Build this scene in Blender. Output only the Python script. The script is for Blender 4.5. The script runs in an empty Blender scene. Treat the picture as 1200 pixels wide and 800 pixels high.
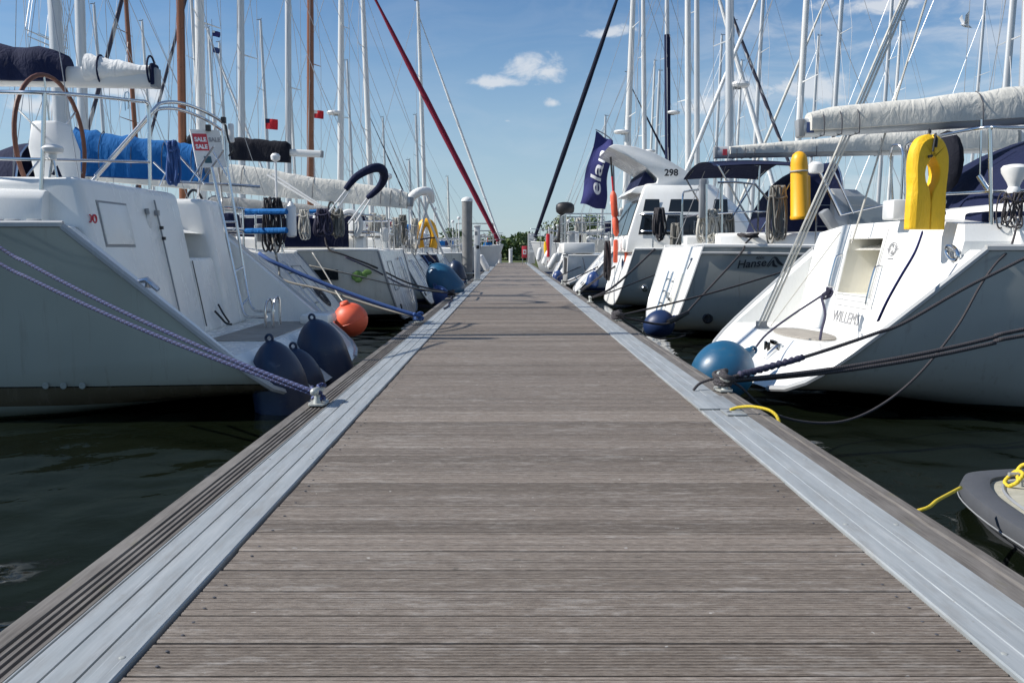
import bpy, bmesh, math, random
from mathutils import Vector, Matrix, noise
from mathutils.geometry import tessellate_polygon
R = math.radians
V = Vector
rnd = random.Random(11)
scene = bpy.context.scene
COL = scene.collection
ZW = -0.45                       # water level; the jetty's deck top is z = 0

# ------------------------------------------------------------------ camera
cam_data = bpy.data.cameras.new('camera')
cam = bpy.data.objects.new('camera', cam_data)
COL.objects.link(cam)
cam.location = (0, 0, 0.9)
cam.rotation_euler = (R(90 - 6.107), 0, R(-0.1375))
cam_data.sensor_width = 36
cam_data.lens = 30
cam_data.clip_start = 0.05
cam_data.clip_end = 3000
scene.camera = cam
CM = Matrix.Translation(cam.location) @ cam.rotation_euler.to_matrix().to_4x4()
C3 = CM.to_3x3()

def PX(px, py, Y):
    """World point at depth Y (metres along the jetty) that the photograph shows at px, py."""
    d = C3 @ V(((px - 600) / 1000, (400 - py) / 1000, -1))
    k = Y / d.y
    return V((0, 0, 0.9)) + d * k

def PZ(px, py, z):
    d = C3 @ V(((px - 600) / 1000, (400 - py) / 1000, -1))
    k = (z - 0.9) / d.z
    return V((0, 0, 0.9)) + d * k

# ------------------------------------------------------------------ mesh builder
class MB:
    def __init__(self):
        self.v = []; self.f = []; self.uv = {}
    def add(self, vs, fs, uvs=None):
        o = len(self.v)
        self.v += [tuple(p) for p in vs]
        for i, f in enumerate(fs):
            if uvs: self.uv[len(self.f)] = uvs[i]
            self.f.append(tuple(o + k for k in f))
        return self
    def box(self, c, s, M=None):
        x, y, z = s[0] / 2, s[1] / 2, s[2] / 2
        vs = [V((a * x, b * y, d * z)) for a in (-1, 1) for b in (-1, 1) for d in (-1, 1)]
        if M is not None: vs = [M @ p for p in vs]
        vs = [p + V(c) for p in vs]
        return self.add(vs, [(0, 1, 3, 2), (4, 6, 7, 5), (0, 4, 5, 1), (2, 3, 7, 6), (0, 2, 6, 4), (1, 5, 7, 3)])
    def tube(self, pts, r, n=8, closed=False, sx=1.0, us=1.0):
        P = [V(p) for p in pts]
        P = [p for i, p in enumerate(P) if i == 0 or (p - P[i - 1]).length > 1e-6]
        m = len(P)
        if m < 2: return self
        rs = r if isinstance(r, (list, tuple)) else [r] * m
        if len(rs) != m: rs = [rs[min(len(rs) - 1, int(i * len(rs) / m))] for i in range(m)]
        T = []
        for i in range(m):
            a = P[(i - 1) % m] if (closed or i > 0) else P[i]
            b = P[(i + 1) % m] if (closed or i < m - 1) else P[i]
            t = (b - a)
            T.append(t.normalized() if t.length > 1e-9 else V((0, 0, 1)))
        up = V((0, 0, 1)) if abs(T[0].z) < 0.9 else V((1, 0, 0))
        N = (up - T[0] * up.dot(T[0])).normalized()
        vs, L, ls = [], 0.0, []
        for i in range(m):
            if i:
                N = N - T[i] * N.dot(T[i])
                if N.length < 1e-6: N = T[i].orthogonal()
                N.normalize(); L += (P[i] - P[i - 1]).length
            ls.append(L)
            Bn = T[i].cross(N)
            for k in range(n):
                a = 2 * math.pi * k / n
                vs.append(P[i] + (N * math.cos(a) + Bn * (math.sin(a) * sx)) * rs[i])
        fs, uv = [], []
        for i in range(m if closed else m - 1):
            j = (i + 1) % m
            for k in range(n):
                k2 = (k + 1) % n
                fs.append((i * n + k, i * n + k2, j * n + k2, j * n + k))
                lj = ls[j] if j else L + (P[0] - P[-1]).length
                uv.append(((ls[i] * us, k / n), (ls[i] * us, (k + 1) / n), (lj * us, (k + 1) / n), (lj * us, k / n)))
        if not closed:
            fs.append(tuple(range(n))[::-1]); uv.append(((0, 0),) * n)
            fs.append(tuple((m - 1) * n + k for k in range(n))); uv.append(((0, 0),) * n)
        return self.add(vs, fs, uv)
    def lathe(self, prof, M=None, n=16):
        vs, fs = [], []
        for (r, z) in prof:
            for k in range(n):
                a = 2 * math.pi * k / n
                vs.append(V((max(r, 1e-4) * math.cos(a), max(r, 1e-4) * math.sin(a), z)))
        for i in range(len(prof) - 1):
            for k in range(n):
                k2 = (k + 1) % n
                fs.append((i * n + k, i * n + k2, (i + 1) * n + k2, (i + 1) * n + k))
        fs.append(tuple(range(n))[::-1]); fs.append(tuple((len(prof) - 1) * n + k for k in range(n)))
        if M is not None: vs = [M @ p for p in vs]
        return self.add(vs, fs)
    def loft(self, secs, ring=True, cap=True):
        n = len(secs[0]); vs = [p for s in secs for p in s]; fs = []
        for i in range(len(secs) - 1):
            for k in range(n if ring else n - 1):
                k2 = (k + 1) % n
                fs.append((i * n + k, i * n + k2, (i + 1) * n + k2, (i + 1) * n + k))
        if cap and ring:
            fs.append(tuple(range(n))[::-1]); fs.append(tuple((len(secs) - 1) * n + k for k in range(n)))
        return self.add(vs, fs)
    def prism(self, poly, t, M):
        n = len(poly)
        vs = [M @ V((p[0], p[1], -t / 2)) for p in poly] + [M @ V((p[0], p[1], t / 2)) for p in poly]
        fs = [tuple(range(n))[::-1], tuple(range(n, 2 * n))]
        fs += [(k, (k + 1) % n, n + (k + 1) % n, n + k) for k in range(n)]
        return self.add(vs, fs)
    def ball(self, c, r, n=20, M=None):
        r = r if isinstance(r, (tuple, list)) else (r, r, r)
        S = Matrix.Translation(V(c)) @ (M.to_4x4() if M is not None else Matrix()) @ Matrix.Diagonal((*r, 1))
        return self.lathe([(math.sin(math.pi * i / (n // 2)), -math.cos(math.pi * i / (n // 2))) for i in range(n // 2 + 1)], S, n)
    def build(self, name, mat, parent=None, smooth=True, bevel=0, angle=40, bseg=2, weld=False):
        me = bpy.data.meshes.new(name)
        me.from_pydata(self.v, [], self.f)
        if self.uv:
            lay = me.uv_layers.new(name='UVMap')
            for p in me.polygons:
                u = self.uv.get(p.index)
                if u:
                    for li, q in zip(p.loop_indices, u): lay.data[li].uv = q
        bm = bmesh.new(); bm.from_mesh(me)
        if weld: bmesh.ops.remove_doubles(bm, verts=bm.verts, dist=1e-5)
        bmesh.ops.recalc_face_normals(bm, faces=bm.faces)
        if bevel:
            ed = [e for e in bm.edges if len(e.link_faces) == 2 and e.calc_face_angle(0) > R(30)]
            bmesh.ops.bevel(bm, geom=ed, offset=bevel, segments=bseg, affect='EDGES', profile=0.5, clamp_overlap=True)
        bm.to_mesh(me); bm.free()
        if smooth:
            for p in me.polygons: p.use_smooth = True
            me.set_sharp_from_angle(angle=R(angle))
        me.materials.append(mat)
        o = bpy.data.objects.new(name, me)
        COL.objects.link(o)
        if parent is not None: o.parent = parent
        return o

def tag(o, label=None, cat=None, group=None, kind=None):
    if label: o['label'] = label
    if cat: o['category'] = cat
    if group: o['group'] = group
    if kind: o['kind'] = kind
    return o

def empty(name, loc=(0, 0, 0), rz=0.0):
    o = bpy.data.objects.new(name, None)
    o.empty_display_size = 0.2
    o.location = loc; o.rotation_euler = (0, 0, rz)
    COL.objects.link(o)
    return o

def copy_tree(o, parent=None):
    c = o.copy(); COL.objects.link(c)
    if parent is not None: c.parent = parent
    for ch in list(o.children): copy_tree(ch, c)
    return c

def spline(pts, k=6, closed=False):
    P = [V(p) for p in pts]; n = len(P); out = []
    for i in range(n if closed else n - 1):
        if closed: a, b, c, d = P[(i - 1) % n], P[i], P[(i + 1) % n], P[(i + 2) % n]
        else: a, b, c, d = P[max(i - 1, 0)], P[i], P[i + 1], P[min(i + 2, n - 1)]
        for j in range(k):
            t = j / k
            out.append(0.5 * ((2 * b) + (c - a) * t + (2 * a - 5 * b + 4 * c - d) * t * t + (3 * b - a - 3 * c + d) * t ** 3))
    if not closed: out.append(P[-1])
    return out

def sag(a, b, s, n=16):
    a, b = V(a), V(b)
    return [a.lerp(b, t) - V((0, 0, s * 4 * t * (1 - t))) for t in [i / n for i in range(n + 1)]]

def lerp(a, b, t): return a + (b - a) * t
def smooth(t):
    t = max(0, min(1, t)); return t * t * (3 - 2 * t)

def text_mesh(s, size, M, mat, name, parent, depth=0.002, shear=0.0, bold=0.0, align='CENTER'):
    """Raised lettering as a mesh; M places the text's own xy plane."""
    cu = bpy.data.curves.new('lettering', 'FONT')
    cu.body = s; cu.size = size; cu.align_x = align; cu.align_y = 'CENTER'
    cu.extrude = depth; cu.shear = shear; cu.offset = bold; cu.resolution_u = 3
    tmp = bpy.data.objects.new('lettering_tmp', cu); COL.objects.link(tmp)
    bpy.context.view_layer.update()
    me = bpy.data.meshes.new_from_object(tmp.evaluated_get(bpy.context.evaluated_depsgraph_get()))
    bpy.data.objects.remove(tmp); bpy.data.curves.remove(cu)
    me.transform(M); me.materials.clear(); me.materials.append(mat); me.name = name
    o = bpy.data.objects.new(name, me); COL.objects.link(o); o.parent = parent
    return o

def frame(o, xdir, ydir):
    """4x4 with origin o, x and y axes along the given directions."""
    x = V(xdir).normalized(); y = V(ydir); y = (y - x * y.dot(x)).normalized(); z = x.cross(y)
    return Matrix.Translation(V(o)) @ Matrix((x, y, z)).transposed().to_4x4()

# ------------------------------------------------------------------ materials
class NT:
    def __init__(self, name):
        self.m = bpy.data.materials.new(name); self.m.use_nodes = True
        self.t = self.m.node_tree; self.b = self.t.nodes['Principled BSDF']
    def n(self, typ, **kw):
        nd = self.t.nodes.new(typ)
        for k, v in kw.items():
            if hasattr(nd, k): setattr(nd, k, v)
            else: nd.inputs[k.replace('_', ' ')].default_value = v
        return nd
    def l(self, a, b): self.t.links.new(a, b)
    def coord(self, kind='Object', scale=(1, 1, 1), rot=(0, 0, 0)):
        tc = self.n('ShaderNodeTexCoord'); mp = self.n('ShaderNodeMapping')
        mp.inputs['Scale'].default_value = scale; mp.inputs['Rotation'].default_value = rot
        self.l(tc.outputs[kind], mp.inputs['Vector']); return mp.outputs[0]
    def noise(self, vec, scale, detail=4, rough=0.55, dist=0.0):
        n = self.n('ShaderNodeTexNoise'); n.inputs['Scale'].default_value = scale
        n.inputs['Detail'].default_value = detail; n.inputs['Roughness'].default_value = rough
        n.inputs['Distortion'].default_value = dist
        self.l(vec, n.inputs['Vector']); return n.outputs['Fac']
    def ramp(self, fac, stops, interp='LINEAR'):
        r = self.n('ShaderNodeValToRGB'); cr = r.color_ramp; cr.interpolation = interp
        while len(cr.elements) < len(stops): cr.elements.new(0.5)
        for e, (p, c) in zip(cr.elements, stops):
            e.position = p; e.color = (c[0], c[1], c[2], 1) if isinstance(c, (tuple, list)) else (c, c, c, 1)
        self.l(fac, r.inputs[0]); return r.outputs[0]
    def math(self, op, a, b=None, c=None):
        n = self.n('ShaderNodeMath'); n.operation = op
        for i, x in enumerate((a, b, c)):
            if x is None: continue
            if isinstance(x, (int, float)): n.inputs[i].default_value = x
            else: self.l(x, n.inputs[i])
        return n.outputs[0]
    def mix(self, fac, a, b, mode='MIX'):
        n = self.n('ShaderNodeMix'); n.data_type = 'RGBA'; n.blend_type = mode
        for s, x in ((0, fac), (6, a), (7, b)):
            if isinstance(x, (int, float)): n.inputs[s].default_value = x
            elif isinstance(x, (tuple, list)): n.inputs[s].default_value = (x[0], x[1], x[2], 1)
            else: self.l(x, n.inputs[s])
        return n.outputs[2]
    def bump(self, h, strength=0.3, dist=0.01):
        n = self.n('ShaderNodeBump'); n.inputs['Strength'].default_value = strength; n.inputs['Distance'].default_value = dist
        self.l(h, n.inputs['Height']); self.l(n.outputs[0], self.b.inputs['Normal'])
    def set(self, color=None, rough=None, metal=None, coat=None):
        for k, x in (('Base Color', color), ('Roughness', rough), ('Metallic', metal), ('Coat Weight', coat)):
            if x is None: continue
            if isinstance(x, (int, float)): self.b.inputs[k].default_value = x
            elif isinstance(x, (tuple, list)): self.b.inputs[k].default_value = (x[0], x[1], x[2], 1)
            else: self.l(x, self.b.inputs[k])
        return self.m

def mat_simple(name, c, rough=0.5, metal=0.0, var=0.12, scale=6, bump=0.0, bscale=60, coat=0.0):
    t = NT(name); v = t.coord()
    n = t.noise(v, scale, 5)
    col = t.mix(n, [x * (1 - var) for x in c], [min(1, x * (1 + var)) for x in c])
    t.set(col, rough, metal, coat)
    n2 = t.noise(v, scale * 2.3, 3)
    if not metal: t.set(rough=t.math('MULTIPLY_ADD', n2, 0.2, max(0.02, rough - 0.1)))
    if bump: t.bump(t.noise(v, bscale, 4), bump, 0.01)
    return t.m

def mat_canvas(name, c, fold=0.6):
    t = NT(name); v = t.coord()
    n = t.noise(v, 3.0, 6, 0.6)
    col = t.mix(n, [x * 0.8 for x in c], [min(1, x * 1.2) for x in c])
    t.set(col, 0.85)
    w = t.noise(t.coord(scale=(3.2, 1.6, 1.6)), 3.2, 4, 0.55, 1.2)
    f = t.noise(v, 420, 2)
    t.bump(t.math('ADD', w, t.math('MULTIPLY', f, 0.02)), fold, 0.035)
    t.b.inputs['Specular IOR Level'].default_value = 0.2
    return t.m

def mat_rope(name, c1, c2, k=45, duty=0.5, twist=2.0):
    t = NT(name); tc = t.n('ShaderNodeTexCoord'); sp = t.n('ShaderNodeSeparateXYZ')
    t.l(tc.outputs['UV'], sp.inputs[0])
    a = t.math('FRACT', t.math('ADD', t.math('MULTIPLY', sp.outputs[0], k), t.math('MULTIPLY', sp.outputs[1], twist)))
    a2 = t.math('FRACT', t.math('SUBTRACT', t.math('MULTIPLY', sp.outputs[0], k), t.math('MULTIPLY', sp.outputs[1], twist)))
    s = t.math('MULTIPLY', t.math('LESS_THAN', a, duty), t.math('LESS_THAN', a2, 0.75))
    col = t.mix(s, c1, c2)
    n = t.noise(t.coord(), 14, 4)
    col = t.mix(t.math('MULTIPLY', n, 0.35), col, (0.12, 0.11, 0.09))
    t.set(col, 0.85)
    t.bump(t.math('MULTIPLY', t.math('PINGPONG', a, 0.5), t.math('PINGPONG', a2, 0.5)), 0.9, 0.006)
    return t.m

def mat_gel(name, c, rough=0.22, dirt=0.25):
    """Gel coat: slightly chalky white with faint grime runs."""
    t = NT(name); v = t.coord()
    n = t.noise(t.coord(scale=(1.5, 1.5, 0.35)), 5, 6, 0.65)
    g = t.ramp(n, [(0.45, 0), (0.8, 1)])
    n0 = t.noise(v, 0.9, 3)
    base = t.mix(n0, [x * 0.96 for x in c], [min(1, x * 1.03) for x in c])
    col = t.mix(t.math('MULTIPLY', g, dirt), base, [c[0] * 0.66, c[1] * 0.63, c[2] * 0.55])
    t.set(col, t.math('MULTIPLY_ADD', n, 0.2, rough - 0.06))
    t.bump(t.noise(v, 2.2, 2), 0.06, 0.02)
    return t.m

def mat_hull(name, bands, rough=0.12, dirt=0.25):
    """Hull paint: colour bands by height over the water (object z), plus waterline grime and runs."""
    t = NT(name); tc = t.n('ShaderNodeTexCoord'); sp = t.n('ShaderNodeSeparateXYZ')
    t.l(tc.outputs['Object'], sp.inputs[0])
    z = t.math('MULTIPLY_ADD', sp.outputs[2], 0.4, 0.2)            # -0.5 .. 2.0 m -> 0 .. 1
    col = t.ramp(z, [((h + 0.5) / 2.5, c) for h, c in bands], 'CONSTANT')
    v = t.coord(scale=(2.0, 2.0, 0.3))
    n = t.noise(v, 4, 6, 0.65)
    g = t.ramp(n, [(0.5, 0), (0.85, 1)])
    col = t.mix(t.math('MULTIPLY', g, dirt), col, (0.33, 0.31, 0.25))
    n2 = t.noise(t.coord(), 3, 4)
    wl = t.ramp(t.math('ADD', z, t.math('MULTIPLY', t.math('SUBTRACT', n2, 0.5), 0.03)), [(0.2, 1), (0.235, 0)])
    col = t.mix(t.math('MULTIPLY', wl, 0.7), col, (0.06, 0.07, 0.03))
    st = t.ramp(t.noise(t.coord(scale=(9, 9, 0.55)), 1.6, 5, 0.7), [(0.58, 0), (0.74, 0.45)])
    col = t.mix(st, col, (0.20, 0.19, 0.155))
    sc = t.ramp(t.noise(t.coord(scale=(1.2, 1.2, 26)), 1.8, 4, 0.7), [(0.70, 0), (0.76, 0.5)])
    col = t.mix(sc, col, (0.62, 0.62, 0.58))
    cl = t.ramp(t.noise(t.coord(), 0.55, 3), [(0.3, 0.82), (0.7, 1.12)])
    col = t.mix(1.0, col, cl, 'MULTIPLY')
    t.set(col, t.math('MULTIPLY_ADD', n2, 0.16, rough - 0.06))
    t.bump(t.noise(t.coord(), 1.6, 2), 0.12, 0.03)
    return t.m

def mat_fender(name, c, rough=0.3):
    t = NT(name); v = t.coord()
    n = t.noise(v, 4, 6, 0.65)
    col = t.mix(n, [x * 0.7 for x in c], [min(1, x * 1.35) for x in c])
    sc = t.ramp(t.noise(t.coord(scale=(7, 7, 28)), 1.6, 5, 0.75), [(0.62, 0), (0.72, 0.45)])
    col = t.mix(sc, col, (0.16, 0.17, 0.17))
    g = t.ramp(t.noise(v, 9, 5, 0.7), [(0.60, 0), (0.8, 0.5)])
    col = t.mix(g, col, (0.11, 0.11, 0.085))
    t.set(col, t.math('MULTIPLY_ADD', n, 0.4, rough - 0.12)); t.bump(t.noise(v, 7, 5), 0.12, 0.02)
    return t.m
M = {}
M['gel'] = mat_gel('white_gelcoat', (0.80, 0.80, 0.77))
M['gel_cream'] = mat_gel('cream_gelcoat', (0.76, 0.74, 0.66), dirt=0.35)
M['gel_grey'] = mat_gel('grey_gelcoat', (0.42, 0.43, 0.43))
W_ = (0.78, 0.78, 0.75)
M['hull_w'] = mat_hull('white_hull', [(-0.5, (0.03, 0.04, 0.05)), (0.06, (0.70, 0.70, 0.67)), (0.14, (0.05, 0.08, 0.2)), (0.24, W_)])
M['hull_shade_green'] = mat_hull('shade_green_hull', [(-0.5, (0.02, 0.025, 0.03)), (0.02, (0.25, 0.28, 0.235)), (0.115, (0.10, 0.085, 0.055)), (0.262, (0.012, 0.012, 0.012)), (0.276, (0.31, 0.33, 0.285))])  # topsides darkened to grey green: the side's shade is put into the colour
M['hull_hanse'] = mat_hull('shade_grey_hull', [(-0.5, (0.015, 0.02, 0.03)), (0.07, (0.36, 0.37, 0.345))], dirt=0.15)  # white topsides darkened to grey, with their shade painted into the base colour
M['hull_navy'] = mat_hull('navy_hull', [(-0.5, (0.12, 0.02, 0.02)), (0.08, (0.75, 0.75, 0.72)), (0.16, (0.015, 0.025, 0.07))])
M['hull_black'] = mat_hull('grey_white_hull', [(-0.5, (0.015, 0.015, 0.02)), (0.10, (0.02, 0.02, 0.025)), (0.2, (0.70, 0.69, 0.62))], dirt=0.4)
M['hull_blue'] = mat_hull('blue_banded_hull', [(-0.5, (0.02, 0.03, 0.06)), (0.1, W_), (0.75, (0.04, 0.10, 0.35)), (0.85, W_)])
M['teak'] = None
M['hull_fit'] = mat_simple('hull_fitting_grey', (0.22, 0.24, 0.22), 0.4)
M['steel'] = mat_simple('stainless_steel', (0.62, 0.63, 0.64), 0.18, 1.0, 0.05)
M['alu'] = mat_simple('anodised_mast', (0.54, 0.55, 0.55), 0.42, 0.35, 0.06, 2)
M['alu_white'] = mat_simple('white_painted_mast', (0.66, 0.66, 0.635), 0.35, 0.0, 0.05, 2)
M['alu_grey'] = mat_simple('grey_boom', (0.40, 0.43, 0.46), 0.38, 0.3, 0.06, 2)
M['wire'] = mat_simple('rigging_wire', (0.40, 0.40, 0.40), 0.4, 0.4, 0.1)
M['wire_dark'] = mat_simple('dark_rigging', (0.07, 0.07, 0.08), 0.6, 0.0, 0.1)
M['mast_wood'] = mat_simple('varnished_mast', (0.23, 0.085, 0.035), 0.3, 0.0, 0.3, 4)
M['navy'] = mat_canvas('navy_canvas', (0.011, 0.016, 0.048))
M['blue'] = mat_canvas('blue_canvas', (0.012, 0.125, 0.36))
M['cream'] = mat_canvas('cream_canvas', (0.60, 0.585, 0.53))
M['white_cloth'] = mat_canvas('white_canvas', (0.74, 0.74, 0.72))
M['grey_cloth'] = mat_canvas('grey_canvas', (0.30, 0.30, 0.29))
M['black_cloth'] = mat_canvas('black_canvas', (0.010, 0.011, 0.018))
M['burgundy'] = mat_canvas('burgundy_canvas', (0.20, 0.018, 0.04), 0.4)
M['furl_navy'] = mat_canvas('dark_furled_canvas', (0.010, 0.013, 0.028), 0.4)
M['furl_mottled'] = mat_rope('mottled_furled_canvas', (0.018, 0.022, 0.055), (0.42, 0.42, 0.42), 0.8, 0.35, 1)
M['red_cloth'] = mat_canvas('red_cloth', (0.55, 0.03, 0.04), 0.4)
M['flag_navy'] = mat_canvas('navy_flag_cloth', (0.038, 0.042, 0.15), 0.5)
def mat_cover():
    t = NT('yellow_cover_fabric'); v = t.coord()
    n = t.noise(v, 5, 6, 0.65); c = t.mix(n, (0.74, 0.42, 0.006), (0.90, 0.55, 0.012))
    g = t.ramp(t.noise(t.coord(scale=(3, 3, 1)), 5, 6, 0.7), [(0.55, 0), (0.8, 0.5)]); c = t.mix(g, c, (0.42, 0.26, 0.03))
    t.set(c, 0.62); w = t.noise(t.coord(scale=(4, 4, 1.5)), 4, 4, 0.6, 1.0); f = t.noise(v, 380, 2)
    t.bump(t.math('ADD', w, t.math('MULTIPLY', f, 0.05)), 0.55, 0.02); return t.m
M['yellow'] = mat_cover()
M['yellow2'] = mat_simple('orange_yellow_plastic', (0.86, 0.42, 0.012), 0.45, 0, 0.05, 5, 0.05, 30)
M['fender_dark'] = mat_fender('dark_blue_fender_vinyl', (0.010, 0.026, 0.085), 0.36)
M['orange'] = mat_fender('orange_vinyl', (0.80, 0.12, 0.055), 0.42)
M['white'] = mat_simple('white_plastic', (0.74, 0.74, 0.72), 0.35, 0, 0.05)
M['offwhite'] = mat_simple('worn_white_paint', (0.62, 0.63, 0.62), 0.5, 0, 0.12)
M['black'] = mat_simple('black_rubber', (0.015, 0.015, 0.017), 0.5, 0, 0.2)
M['dark'] = mat_simple('dark_opening', (0.02, 0.02, 0.022), 0.6, 0, 0.2)
M['grey'] = mat_simple('grey_plastic', (0.25, 0.26, 0.27), 0.5, 0, 0.1)
M['leather'] = mat_simple('brown_leather', (0.12, 0.04, 0.022), 0.55, 0, 0.25, 10, 0.2, 80)
M['galv'] = mat_simple('galvanised_cleat', (0.42, 0.43, 0.40), 0.5, 0.4, 0.3, 14, 0.2, 40)
M['fender_blue'] = mat_fender('navy_fender_vinyl', (0.010, 0.024, 0.06))
M['fender_teal'] = mat_fender('teal_fender_vinyl', (0.012, 0.085, 0.17))
M['fender_mid'] = mat_fender('blue_fender_vinyl', (0.012, 0.04, 0.15))
M['lettering_dark'] = mat_simple('dark_lettering', (0.03, 0.03, 0.035), 0.5)
M['lettering_grey'] = mat_simple('grey_lettering', (0.33, 0.33, 0.34), 0.5)
M['lettering_white'] = mat_simple('white_lettering', (0.80, 0.80, 0.82), 0.7)
M['sign_red'] = mat_simple('red_print', (0.55, 0.04, 0.06), 0.5)
M['sign_teal'] = mat_simple('dark_teal_print', (0.03, 0.10, 0.13), 0.5)
M['green'] = mat_simple('green_print', (0.16, 0.30, 0.07), 0.5)
M['pile'] = mat_simple('weathered_pile', (0.20, 0.20, 0.195), 0.85, 0, 0.3, 5, 0.5, 14)
M['concrete'] = mat_simple('pontoon_concrete', (0.17, 0.17, 0.16), 0.9, 0, 0.3, 3, 0.4, 30)
M['r_white'] = mat_rope('white_braided_rope', (0.62, 0.60, 0.54), (0.44, 0.42, 0.37), 50)
M['r_navy'] = mat_rope('navy_flecked_rope', (0.005, 0.013, 0.085), (0.12, 0.17, 0.38), 26, 0.26, 2)
M['r_black'] = mat_rope('black_rope', (0.016, 0.015, 0.02), (0.045, 0.04, 0.055), 55)
M['r_dnavy'] = mat_rope('dark_navy_rope', (0.018, 0.018, 0.055), (0.035, 0.035, 0.09), 55)
M['r_blue'] = mat_rope('blue_rope', (0.010, 0.065, 0.25), (0.02, 0.10, 0.32), 50)
M['r_grey'] = mat_rope('grey_rope', (0.27, 0.26, 0.23), (0.16, 0.155, 0.14), 50)
M['r_yellow'] = mat_rope('yellow_rope', (0.78, 0.58, 0.02), (0.60, 0.44, 0.02), 60)

def mat_glass():
    t = NT('dark_window')
    t.set((0.015, 0.02, 0.026), 0.06)
    return t.m
M['glass'] = mat_glass()
def mat_clear():
    t = NT('clear_window')
    t.set((0.30, 0.36, 0.40), 0.05); t.b.inputs['Transmission Weight'].default_value = 0.6
    t.b.inputs['IOR'].default_value = 1.02
    return t.m
M['clear'] = mat_clear()
def mat_teak():
    t = NT('weathered_teak'); v = t.coord()
    n = t.noise(t.coord(scale=(1, 12, 12)), 6, 5)
    col = t.ramp(n, [(0.3, (0.21, 0.19, 0.165)), (0.7, (0.42, 0.39, 0.34))])
    t.set(col, 0.8)
    return t.m
M['teak'] = mat_teak()

# ------------------------------------------------------------------ sky, sun, view
SUN = V((-0.77, -0.05, 0.635)).normalized()
world = bpy.data.worlds.new('World'); scene.world = world; world.use_nodes = True
wt = world.node_tree; bg = wt.nodes['Background']
sky = wt.nodes.new('ShaderNodeTexSky'); sky.sky_type = 'NISHITA'; sky.sun_disc = False
sky.sun_elevation = math.asin(SUN.z); sky.sun_rotation = math.atan2(SUN.x, SUN.y)
sky.air_density = 1.0; sky.dust_density = 0.0; sky.ozone_density = 4.0; sky.altitude = 0
SKY_STRENGTH = 0.085
def wmath(op, a, b=None, c=None):
    n = wt.nodes.new('ShaderNodeMath'); n.operation = op
    for i, x in enumerate((a, b, c)):
        if x is None: continue
        if isinstance(x, (int, float)): n.inputs[i].default_value = x
        else: wt.links.new(x, n.inputs[i])
    return n.outputs[0]
tc = wt.nodes.new('ShaderNodeTexCoord'); sp = wt.nodes.new('ShaderNodeSeparateXYZ')
wt.links.new(tc.outputs['Generated'], sp.inputs[0])
az = wmath('ARCTAN2', sp.outputs[0], sp.outputs[1]); el = wmath('ARCSINE', sp.outputs[2])
def wnoise(sx, sy, scale, detail=7, rough=0.6, off=0.0, dist=0.4):
    cb = wt.nodes.new('ShaderNodeCombineXYZ')
    wt.links.new(wmath('MULTIPLY_ADD', az, sx, off), cb.inputs[0]); wt.links.new(wmath('MULTIPLY', el, sy), cb.inputs[1])
    n = wt.nodes.new('ShaderNodeTexNoise'); n.inputs['Scale'].default_value = scale
    n.inputs['Detail'].default_value = detail; n.inputs['Roughness'].default_value = rough; n.inputs['Distortion'].default_value = dist
    wt.links.new(cb.outputs[0], n.inputs['Vector']); return n.outputs['Fac']
puff = wnoise(1.0, 1.7, 22, 8, 0.62)
veil = wnoise(1.0, 3.2, 7, 8, 0.6, 3.1, 1.0)
def sstep(x, a, b):
    n = wt.nodes.new('ShaderNodeMapRange'); n.interpolation_type = 'SMOOTHSTEP'
    n.inputs['From Min'].default_value = a; n.inputs['From Max'].default_value = b
    wt.links.new(x, n.inputs['Value']); return n.outputs[0]
def blob(px, py, rx, ry, k=0.28, soft=0.22):
    """One cumulus puff: an ellipse in azimuth and elevation whose edge the noise eats into; flatter below."""
    a0 = math.atan((px - 597.6) / 1000); e0 = math.atan((293 - py) / 1000)
    dx = wmath('MULTIPLY', wmath('SUBTRACT', az, a0), 1000 / rx); dy = wmath('MULTIPLY', wmath('SUBTRACT', el, e0), 1000 / ry)
    dy = wmath('MULTIPLY', dy, wmath('MULTIPLY_ADD', wmath('LESS_THAN', dy, 0), 0.5, 1.0))
    d = wmath('SQRT', wmath('ADD', wmath('MULTIPLY', dx, dx), wmath('MULTIPLY', dy, dy)))
    return sstep(wmath('SUBTRACT', wmath('MULTIPLY', wmath('SUBTRACT', puff, 0.5), 2.6), wmath('MULTIPLY_ADD', d, 1.0, -0.80)), 0.0, soft * 3.4)
cl = None
for b in [(640, 91, 66, 25), (578, 103, 60, 11), (648, 126, 16, 10), (594, 146, 11, 5), (866, 122, 90, 32), (820, 132, 55, 18),
          (957, 124, 62, 28), (1030, 40, 90, 18), (150, 128, 70, 24), (715, 50, 40, 12), (60, 150, 60, 16)]:
    q = blob(*b)
    cl = q if cl is None else wmath('MAXIMUM', cl, q)
right = sstep(az, 0.02, 0.5)
v1 = wmath('MULTIPLY', wmath('MULTIPLY', sstep(veil, 0.38, 0.72), wmath('MULTIPLY_ADD', right, 0.9, 0.15)), 0.5)
cover = wmath('MINIMUM', wmath('MAXIMUM', wmath('MULTIPLY', cl, 0.8), v1), 1.0)
mixc = wt.nodes.new('ShaderNodeMix'); mixc.data_type = 'RGBA'
hsv = wt.nodes.new('ShaderNodeHueSaturation')
hsv.inputs['Saturation'].default_value = 1.12
wt.links.new(sky.outputs[0], hsv.inputs['Color'])
hz = wt.nodes.new('ShaderNodeMix'); hz.data_type = 'RGBA'; hz.inputs[7].default_value = (3.55, 4.75, 5.7, 1)
low = wt.nodes.new('ShaderNodeMapRange'); low.interpolation_type = 'SMOOTHSTEP'
low.inputs['From Min'].default_value = 0.30; low.inputs['From Max'].default_value = 0.0; low.inputs['To Max'].default_value = 0.75
wt.links.new(el, low.inputs['Value']); wt.links.new(low.outputs[0], hz.inputs[0]); wt.links.new(hsv.outputs[0], hz.inputs[6])
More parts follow.
